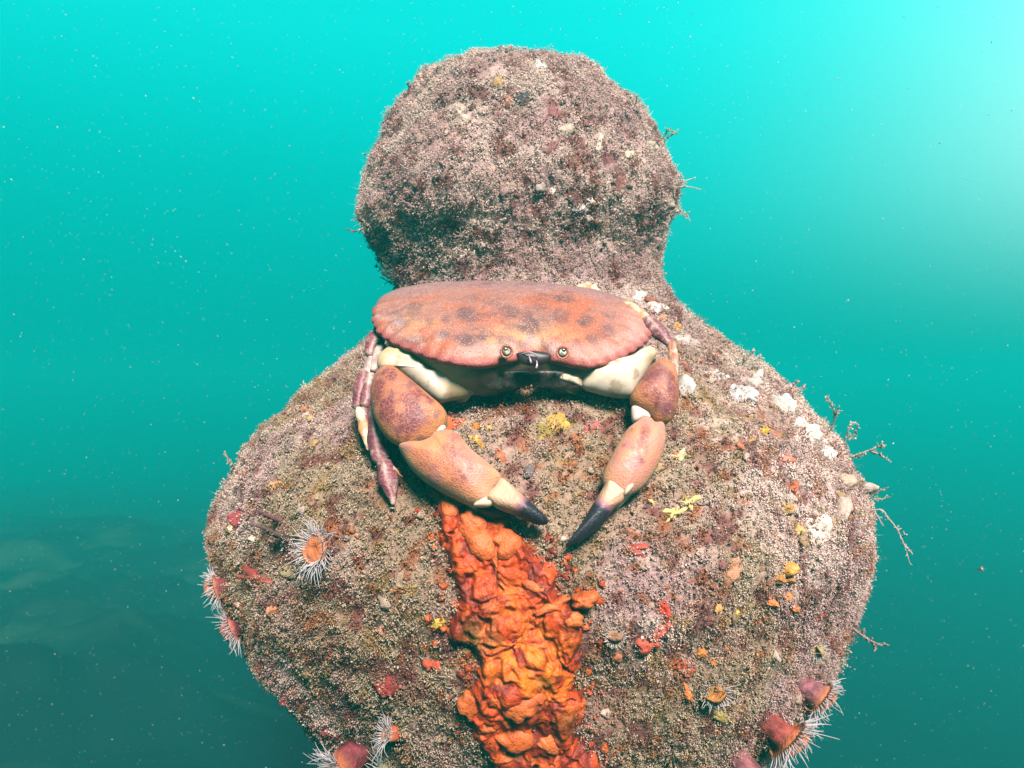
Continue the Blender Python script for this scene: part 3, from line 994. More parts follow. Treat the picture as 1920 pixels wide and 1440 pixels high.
# walking legs: every leg a chain of plates
def leg_piece(name, a, b, wa, wm, wb, da, db, parent, kind='purple', flat=.8):
    (x0, y0), (x1, y1) = z1([a])[0], z1([b])[0]
    A, B = ray(x0, y0) * da, ray(x1, y1) * db
    t = np.linspace(0, 1, 26)
    path = A + (B - A) * t[:, None]
    w = np.interp(t, [0, .08, .5, .92, 1], [wa * .5, wa, wm, wb, wb * .5]) / 2.619 * (da + db) / 2 / FPX
    V, F = tube(path, w, 20, flat)
    q = ((V - A) @ (B - A)) / ((B - A) @ (B - A))
    side = np.cross(unit(B - A), (0, -1, 0)); side = unit(side)
    s = ((V - A) @ side) / (w.max() + 1e-9)
    if kind == 'purple':
        C = mix(np.tile(np.array([.17, .088, .084]), (len(V), 1)), np.array([.22, .135, .115]), smooth(.4, .6, fbm(V, 150, 2, 7))[:, None])
        pg = smooth(.06, .18, np.abs(s)) * smooth(1.0, .75, np.abs(s)) * smooth(.03, .14, q) * smooth(.99, .82, q)
        C = mix(C, np.array([.085, .010, .024]), (pg * (.6 + .4 * (np.sin(q * 70 + s * 5) > -.2)))[:, None])
        at = {'pig': pg * .8, 'gran': .2}
    elif kind == 'pale':
        C = mix(np.tile(np.array([.27, .20, .175]), (len(V), 1)), np.array([.17, .10, .10]), smooth(.45, .6, fbm(V, 170, 2, 7))[:, None]); at = {'pig': 0, 'gran': .2}
    elif kind == 'orange':
        C = mix(np.tile(np.array([.30, .125, .055]), (len(V), 1)), np.array([.36, .25, .18]), smooth(.45, .6, fbm(V, 200, 2, 7))[:, None]); at = {'pig': 0, 'gran': .4}
    else:
        C = mix(np.tile(np.array([.15, .045, .024]), (len(V), 1)), np.array([.26, .12, .075]), smooth(.2, .5, np.abs(s))[:, None]); at = {'pig': 0, 'gran': 0}
    V = V + (np.stack([fbm(V, 160, 2, 9 + k_) for k_ in range(3)], -1) - .5) * .0022
    C = mix(C, np.array([.30, .22, .19]), (.6 * smooth(.58, .68, fbm(V, 260, 2, 19)))[:, None])
    return mesh_obj(name, V, F, M_SHELL, parent, C, at)


def leg(first, rest):
    top = leg_piece('walking_leg', *first[:-1], crab, first[-1])
    for nm, *r in rest:
        leg_piece(nm, *r[:-1], top, r[-1])


leg(((195, 290), (140, 440), 30, 48, 32, .560, .548, 'purple'), [('knee', (165, 440), (125, 535), 30, 34, 26, .545, .538, 'pale'), ('shin', (112, 505), (82, 700), 26, 44, 30, .536, .525, 'purple'), ('dactyl', (85, 690), (135, 905), 24, 28, 10, .522, .510, 'orange')])
leg(((205, 380), (170, 520), 30, 40, 30, .548, .535, 'pale'), [('knee', (150, 525), (120, 690), 30, 40, 28, .533, .522, 'purple'), ('shin', (112, 680), (132, 860), 24, 36, 24, .524, .515, 'purple'), ('dactyl', (245, 985), (305, 1032), 10, 10, 4, .500, .494, 'brown')])
leg(((190, 560), (150, 720), 28, 36, 28, .532, .521, 'purple'), [('knee', (150, 705), (195, 970), 26, 50, 40, .518, .504, 'purple'), ('shin', (205, 945), (258, 1165), 36, 52, 16, .503, .490, 'purple')])
leg(((1490, 250), (1625, 390), 34, 42, 20, .560, .545, 'purple'), [('dactyl', (1622, 365), (1645, 560), 18, 22, 8, .545, .532, 'brown'), ('knee', (1380, 180), (1500, 268), 30, 34, 30, .590, .562, 'orange')])
leg(((1120, 150), (1230, 92), 30, 36, 26, .612, .604, 'orange'), [('knee', (1222, 95), (1275, 155), 24, 24, 18, .604, .600, 'orange')])
leg(((1440, 660), (1330, 690), 18, 18, 14, .530, .536, 'brown'), [('dactyl', (1345, 678), (1215, 705), 14, 15, 4, .535, .541, 'brown')])

# ------------------------------------------------------------------ the orange sponge
SP_OUT = [(800, 905), (850, 925), (905, 955), (965, 970), (985, 1000), (1030, 1045), (1052, 1075), (1060, 1105), (1085, 1110), (1110, 1105), (1117, 1130), (1100, 1150), (1096, 1200), (1090, 1240), (1085, 1275), (1100, 1300), (1095, 1330), (1090, 1365), (1118, 1395), (1142, 1460),
          (960, 1455), (905, 1420), (880, 1370), (862, 1320), (862, 1290), (890, 1265), (885, 1225), (860, 1205), (830, 1195), (828, 1160), (845, 1130), (838, 1090), (830, 1050), (820, 1000), (805, 960)]
oc = spline_closed(SP_OUT, 260)


def in_poly(px, py, poly):
    inside = np.zeros(px.shape, bool)
    x0, y0 = poly[:, 0], poly[:, 1]
    x1, y1 = np.roll(x0, -1), np.roll(y0, -1)
    for a, b, c, d in zip(x0, y0, x1, y1):
        cond = ((b > py) != (d > py)) & (px < (c - a) * (py - b) / (d - b + 1e-12) + a)
        inside ^= cond
    return inside


gx, gy = np.arange(780, 1170, 2.0), np.arange(885, 1470, 2.0)
GX, GY = np.meshgrid(gx, gy, indexing='xy')
wx = GX + 26 * (fbm(np.stack([GX * .02, GY * .02, 0 * GX], -1), 1, 2, 1) - .5) + 14 * (fbm(np.stack([GX * .07, GY * .07, 0 * GX], -1), 1, 2, 4) - .5)
wy = GY + 26 * (fbm(np.stack([GX * .02, GY * .02, 9 + 0 * GX], -1), 1, 2, 2) - .5) + 14 * (fbm(np.stack([GX * .07, GY * .07, 0 * GX], -1), 1, 2, 5) - .5)
ins = in_poly(wx, wy, oc)
dist = np.full(GX.shape, 1e9)
for a, b in oc:
    dist = np.minimum(dist, np.hypot(wx - a, wy - b))
sd_ = np.where(ins, dist, -dist)
PS, NS = surf(GX, GY)
bulk = smooth(-8, 26, sd_)
q3 = np.stack([GX, GY, 0 * GX], -1)
folds = 1 - np.sqrt((2 * fbm(q3, .014, 2, 61) - 1) ** 2 + .01)
knobs = fbm(q3, .045, 3, 64)
warp = np.stack([GX + 30 * fbm(q3, .03, 2, 81), GY * .8 + 30 * fbm(q3, .03, 2, 82), 0 * GX], -1)
wr = 1 - np.sqrt((2 * fbm(warp, .032, 3, 66) - 1) ** 2 + .01)
pits = smooth(.56, .80, fbm(q3, .050, 2, 68))
fineb = fbm(q3, .16, 3, 67)


def domes(spacing, seed, jitter=.9):
    """soft rounded lumps packed side by side"""
    rs = np.random.default_rng(seed)
    cx_, cy_ = np.meshgrid(np.arange(760, 1200, spacing), np.arange(870, 1490, spacing))
    cx_ = cx_ + rs.uniform(-jitter, jitter, cx_.shape) * spacing * .5
    cy_ = cy_ + rs.uniform(-jitter, jitter, cy_.shape) * spacing * .5
    rr_ = spacing * rs.uniform(.55, 1.0, cx_.shape)
    hh_ = rs.uniform(.45, 1.0, cx_.shape)
    wxx = GX + spacing * .45 * (fbm(q3, 1.6 / spacing, 2, seed) - .5)
    wyy = GY + spacing * .45 * (fbm(q3, 1.6 / spacing, 2, seed + 1) - .5)
    out_ = np.zeros(GX.shape)
    for a_, b_, r_, h_ in zip(cx_.ravel(), cy_.ravel(), rr_.ravel(), hh_.ravel()):
        i0, i1 = np.searchsorted(gy, (b_ - 2 * r_, b_ + 2 * r_)); j0, j1 = np.searchsorted(gx, (a_ - 2 * r_, a_ + 2 * r_))
        if i1 <= i0 or j1 <= j0:
            continue
        d2 = ((wxx[i0:i1, j0:j1] - a_) ** 2 + (wyy[i0:i1, j0:j1] - b_) ** 2) / r_ ** 2
        k_ = np.clip(1 - d2 * .6, 0, 1) ** 2 * h_
        out_[i0:i1, j0:j1] = np.sqrt(out_[i0:i1, j0:j1] ** 2 + k_ ** 2)
    return out_


dm1, dm2, dm3 = domes(46, 5), domes(21, 6), domes(9, 7)
bulk = smooth(-6, 34, sd_)
hgt = bulk * (.0035 + .009 * (fbm(q3, .011, 2, 62) - .35) + .0045 * dm1 + .0026 * dm2 + .0011 * dm3 + .0008 * (fineb - .5) - .0035 * pits) - .0022 * (1 - bulk) + .0008 * dm3
for _ in range(40):                                            # let the sponge follow the broad shape of the post only
    for arr in (NS, PS):
        arr[1:-1, 1:-1] = (arr[1:-1, 1:-1] * 2 + arr[:-2, 1:-1] + arr[2:, 1:-1] + arr[1:-1, :-2] + arr[1:-1, 2:]) / 6
NS /= np.linalg.norm(NS, axis=-1, keepdims=True)
VS = PS + NS * hgt[..., None]
ok = (sd_ > -7) & ~np.isnan(VS[..., 0])
H, Wd = GX.shape
idx = -np.ones(GX.shape, int); idx[ok] = np.arange(ok.sum())
q = ok[:-1, :-1] & ok[1:, :-1] & ok[:-1, 1:] & ok[1:, 1:]
Fq = np.stack([idx[:-1, :-1][q], idx[1:, :-1][q], idx[1:, 1:][q], idx[:-1, 1:][q]], -1)
Vq = VS[ok]
fx, fy = GX[ok], GY[ok]
DEEP, MIDO, BRIGHT, PEACH = np.array([.13, .0095, .0006]), np.array([.32, .036, .0010]), np.array([.37, .080, .0012]), np.array([.34, .060, .009])
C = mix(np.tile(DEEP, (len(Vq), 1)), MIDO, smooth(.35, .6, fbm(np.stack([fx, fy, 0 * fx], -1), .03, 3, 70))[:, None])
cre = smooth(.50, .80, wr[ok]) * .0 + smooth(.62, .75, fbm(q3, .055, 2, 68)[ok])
C = mix(C, DEEP * .55, (.85 * cre)[:, None])  # dark crevices: their shade is painted into the colour
C = C * np.array([.92, .78, .7]) * (.5 + .4 * fineb[ok] + .35 * dm2[ok])[:, None]  # hollows between lumps are darkened in the colour as well
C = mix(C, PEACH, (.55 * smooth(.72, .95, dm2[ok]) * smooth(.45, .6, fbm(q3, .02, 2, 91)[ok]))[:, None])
br = spots(fx, fy, [(1000, 1230, 95, 70, 10, 1), (960, 1140, 40, 60, 0, .5), (1040, 1290, 70, 40, 0, .6)])
C = mix(C, BRIGHT, (br * smooth(.38, .58, fbm(np.stack([fx, fy, 0 * fx], -1), .05, 3, 71)))[:, None])
C = mix(C, PEACH, (.8 * smooth(.60, .72, knobs[ok]) * (sd_[ok] > 6))[:, None])
C = mix(C, np.array([.055, .040, .006]), (.7 * spots(fx, fy, [(890, 1195, 26, 40, 0, 1), (1010, 1260, 20, 12, 0, .8), (930, 1170, 12, 30, 0, .7), (1060, 1340, 16, 24, 0, .6)]))[:, None])
sp_loc = surf1(970, 1200)[0]
sponge = thing('orange_sponge', sp_loc, 'bright orange lumpy sponge running down the front of the bollard below the claws', 'sponge')
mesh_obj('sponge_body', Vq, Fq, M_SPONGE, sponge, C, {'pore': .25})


def surface_blob(name, px, py, rx, ry, rot, h, colour, parent=None, mat=None, lift=0, jag=.12, nl=3, seed=1, colour2=None, rings=14, nb=64, attrs=None, rough=.9, ptop=2.2):
    P, n_ = surf1(px, py)
    n_ = unit(n_ + unit(-P) * .35)
    t = np.linspace(0, 2 * math.pi, nb, endpoint=False)
    rs = np.random.default_rng(seed * 131 + int(px) * 7 + int(py))
    k = 1 + sum(jag / (i ** .5) * rs.uniform(.4, 1) * np.cos(t * (i + 1) + rs.uniform(0, 6.3)) for i in range(1, nl + 1))
    c, s = math.cos(math.radians(rot)), math.sin(math.radians(rot))
    x, y = rx * np.cos(t) * k, ry * np.sin(t) * k
    O = P + n_ * (lift - .001)
    ring = to_plane(np.stack([px + c * x - s * y, py + s * x + c * y], -1), O, n_)
    # keep outlines on steep flanks from running away along the view
    ring = O + np.clip(ring - O, -.045, .045)
    V, F, S = plate(ring, n_, h, max(.004, h * .5), rings, wob=0, seed=seed, ptop=ptop, centre=ring.mean(0))
    V = V + n_ * ((smooth(1.05, .8, S) * h * rough * (fbm(V, 150, 3, seed) - .5)) )[:, None] + (rough * .0016) * (np.stack([fbm(V, 260, 2, seed + k_) for k_ in (1, 2, 3)], -1) - .5)
    C = np.tile(np.asarray(colour, float), (len(V), 1))
    if colour2 is not None:
        C = mix(C, np.asarray(colour2, float), smooth(.40, .62, fbm(V, 130, 3, seed))[:, None])
    o = mesh_obj(name, V, F, mat or M_FLESH, parent, C, attrs, loc=(P if parent is None else None))
    return o


parts, cols = [], []
edge_pts = np.argwhere((sd_ > -24) & (sd_ < 4) & ~np.isnan(PS[..., 0]))
for a_, b_ in edge_pts[rng.permutation(len(edge_pts))[:150]]:
    p_, n_ = PS[a_, b_], NS[a_, b_]
    u_ = unit(np.cross(n_, rng.normal(size=3))); v_ = np.cross(n_, u_)
    R_ = .0007 + .0024 * rng.random() ** 3
    ring = p_ + n_ * .0012 + R_ * (1 + .25 * np.cos(3 * aa + rng.uniform(0, 6)))[:, None] * (np.cos(aa)[:, None] * u_ + np.sin(aa)[:, None] * v_)
    V, F, S = plate(ring, n_, R_ * .6 + .001, .004, 4)
    V = V + (np.stack([vnoise(V, 420, q_) for q_ in (1, 2, 3)], -1) - .5) * R_ * .6
    parts.append((V, F)); cols.append(np.tile((DEEP, MIDO, PEACH)[rng.integers(3)] * rng.uniform(.4, .8), (len(V), 1)))
V, F = join(parts)
tag(mesh_obj('sponge_crumbs', V, F, M_SPONGE, sponge, np.concatenate(cols), {'pore': .3}), kind='stuff')
LOBES = [(903, 1022, 29, 30, 0, .0075), (951, 1022, 27, 30, 10, .008), (885, 985, 24, 34, -20, .005), (846, 945, 20, 26, 20, .005), (1003, 1100, 26, 12, 20, .004), (1097, 1124, 25, 18, -10, .008), (1076, 1162, 18, 17, 0, .005),
         (975, 1322, 34, 30, -20, .007), (933, 1306, 20, 22, 30, .005), (968, 1385, 34, 22, 10, .006), (880, 1320, 20, 28, 0, .005), (1004, 1304, 18, 16, 0, .006), (940, 1418, 20, 10, 0, .004), (1036, 1136, 40, 10, -28, .004), (915, 1360, 16, 12, 0, .004), (1030, 1395, 24, 14, 20, .004)]
for i, (x, y, a, b, r, h) in enumerate(LOBES):
    surface_blob('lobe', x, y, a, b, r, h, PEACH * (.72 if i % 3 else .85), sponge, M_SPONGE, lift=.0085, jag=.13, nl=6, seed=i + 3, colour2=np.array([.32, .066, .014]), rings=14, nb=64, attrs={'pore': 1.0}, ptop=3.0, rough=.4)

# ------------------------------------------------------------------ anemones


def anemone(px, py, disc_px, tent_px, screen_dir, toward, label, n_t=90, col_col=(.14, .014, .022), disc_col=(.42, .115, .038), tent_col=(.36, .31, .32), stalk_px=26, waist=.62, droop=0.0, seed=0):
    """px,py the middle of the oral disc; screen_dir (x, y in pixels, y down) where it faces, toward = share facing the camera"""
    rs = np.random.default_rng(seed + 500)
    sdv = np.array([screen_dir[0], 0, -screen_dir[1]], float)
    if np.linalg.norm(sdv) > 0:
        sdv = unit(sdv)
    ax = unit(sdv * (1 - toward) + np.array([0, -1, 0]) * toward)
    P0, n0 = surf1(px - screen_dir[0] * stalk_px * (1 - toward) * .9, py - screen_dir[1] * stalk_px * (1 - toward) * .9)
    k = P0[1] / FPX
    R, Ls, Lt = disc_px * k, stalk_px * k, tent_px * k
    disc_col, col_col, tent_col = (np.asarray(v, float) for v in (disc_col, col_col, tent_col))
    foot = P0 - n0 * .003
    top = foot + n0 * (.003 + .25 * Ls) + ax * Ls
    root = thing('anemone', P0, label, 'anemone', 'sea anemones on the bollard')
    u_ = np.linspace(0, 1, 18)
    path = catmull([foot, foot + (n0 * .5 + ax * .5) * Ls * .5, top - ax * Ls * .15, top], 18)
    rad = R * np.interp(u_, [0, .1, .35, .6, .82, .95, 1], [waist * 1.35, waist * 1.15, waist, waist * 1.05, .86, 1.0, .97])
    V, F = tube(path, rad, 32, up=np.cross(ax, (.3, .2, .9)))
    V = V + (np.stack([fbm(V, 200, 2, 5 + k_) for k_ in range(3)], -1) - .5) * .0022
    t_ = np.concatenate([u_.repeat(32), [0, 1]])
    col_col = col_col * .42
    disc_col = disc_col * .72
    tent_col = tent_col * 1.15
    C = mix(col_col * np.ones((len(V), 1)), col_col * 1.9 + .004, smooth(.4, .6, fbm(V, 260, 2, 3))[:, None])
    C = mix(C, disc_col * .85, (smooth(.50, .80, t_))[:, None])
    mesh_obj('column', V, F, M_FLESH, root, C)
    a1 = unit(np.cross(ax, (.1, .25, 1))); a2 = np.cross(ax, a1)
    t = np.linspace(0, 2 * math.pi, 48, endpoint=False)
    O = top + ax * .0003
    ring = O + R * (1 + .06 * np.sin(3 * t + seed) + .04 * np.sin(5 * t))[:, None] * (np.cos(t)[:, None] * a1 + np.sin(t)[:, None] * a2)
    V, F, S = plate(ring, ax, R * .16, R * .15, 14, ptop=3)
    rr = np.linalg.norm((V - O) - ((V - O) @ ax)[:, None] * ax, axis=1) / R
    an_ = np.arctan2((V - O) @ a2, (V - O) @ a1)
    V = V - ax * (R * (.20 * np.exp(-(rr / .22) ** 2) + .02 * np.sin(an_ * 22) * smooth(.2, .6, rr)))[:, None]
    C = mix(disc_col * np.array([.8, .6, .5]), disc_col, smooth(.05, .30, rr)[:, None])
    C = mix(C, disc_col * .6 + .09, (.5 * (np.sin(an_ * 22) > .2) * smooth(.35, .8, rr))[:, None])
    mesh_obj('oral_disc', V, F, M_FLESH, root, C)
    parts, cols = [], []
    for i in range(n_t):
        row = i % 3
        an = 2 * math.pi * (i + rs.uniform(-.5, .5)) / n_t
        rd = math.cos(an) * a1 + math.sin(an) * a2
        b = O + rd * R * (.99 - .13 * row) + ax * R * (-.04 + .04 * row)
        dirv = unit(rd * rs.uniform(.75, 1.1) + ax * (.30, .65, 1.0)[row] * rs.uniform(.6, 1.3) + rs.normal(0, .12, 3))
        L = Lt * rs.uniform(.55, 1.15) * (1, .95, .8)[row]
        curl = rd * rs.uniform(-.3, .5) - ax * rs.uniform(-.3, .4) + rs.normal(0, .6, 3) + np.array([0, 0, -droop])
        pts = [b - ax * R * .05, b + dirv * L * .35, b + dirv * L * .68 + curl * L * .12, b + dirv * L * .92 + curl * L * .38]
        V, F = tube(catmull(pts, 7), np.array([1, .85, .7, .58, .46, .36, .22]) * .00042 * (.75 + .35 * (R / .01)) * rs.uniform(.8, 1.1), 5)
        parts.append((V, F))
        q = np.concatenate([np.linspace(0, 1, 7).repeat(5), [0, 1]])
        cols.append(mix(disc_col * .6 + .10, tent_col, smooth(0, .22, q)[:, None]))
    V, F = join(parts)
    tag(mesh_obj('tentacles', V, F, M_TENT, root, np.concatenate(cols)), kind='stuff')
    return root


ANEM = [
    (608, 1026, 30, 36, (-.80, -.25), .58, 'wide open orange anemone with long white tentacles, alone on the left front of the bollard', 120, dict(stalk_px=24)),
    (414, 1100, 24, 26, (-.95, .30), .12, 'small pink anemone on the left outline just below the red branching weed', 84, dict(stalk_px=16, disc_col=(.40, .13, .08))),
    (444, 1172, 26, 30, (-.90, .42), .12, 'pink anemone on the left outline, the lower one of two there, tentacles pointing outward', 90, dict(stalk_px=16, disc_col=(.38, .12, .09))),
    (662, 1408, 20, 40, (-.75, .25), .45, 'dark red anemone with small orange disc at the bottom left of the bollard', 110, dict(stalk_px=52, waist=1.35)),
    (742, 1370, 16, 30, (-.8, -.35), .35, 'pale thin anemone with an orange stalk, above and right of the dark red anemone', 70, dict(col_col=(.34, .055, .012), stalk_px=30, disc_col=(.36, .18, .12), waist=.9)),
    (738, 1440, 24, 36, (-.1, -.5), .65, 'whitish anemone cut off by the bottom edge of the picture, beside the dark red one', 90, dict(disc_col=(.30, .23, .13), tent_col=(.38, .37, .34))),
    (1150, 1188, 16, 13, (.15, -.3), .88, 'small short-tentacled whitish anemone just right of the orange sponge', 70, dict(disc_col=(.24, .12, .07), tent_col=(.38, .31, .27), stalk_px=12)),
    (1338, 1290, 21, 20, (-.1, .1), .88, 'round amber anemone with a fringe of short white tentacles on the lower right front', 80, dict(disc_col=(.34, .13, .028), stalk_px=14)),
    (1523, 1212, 14, 16, (.1, .3), .75, 'pale yellowish anemone high on the lower right flank', 64, dict(disc_col=(.34, .22, .09), tent_col=(.36, .33, .31), stalk_px=12)),
    (1522, 1300, 34, 30, (.72, .60), .22, 'orange anemone on a mauve stalk at the right outline, the upper of the overhanging ones', 120, dict(col_col=(.19, .055, .07), stalk_px=30, droop=.5, disc_col=(.40, .125, .055))),
    (1462, 1374, 44, 40, (.66, .66), .25, 'largest overhanging orange anemone with a red stalk at the bottom right', 150, dict(col_col=(.21, .028, .022), stalk_px=34, droop=.5, waist=.5)),
    (1402, 1440, 34, 34, (.55, .6), .30, 'lowest anemone at bottom right, half out of the picture below the largest overhanging one', 100, dict(col_col=(.18, .05, .06), stalk_px=40, droop=.4)),
]
for i, (x, y, dp, tp, sd2, tw, lab, nt, kw) in enumerate(ANEM):
    anemone(x, y, dp, tp, sd2, tw, lab, nt, seed=i, **kw)

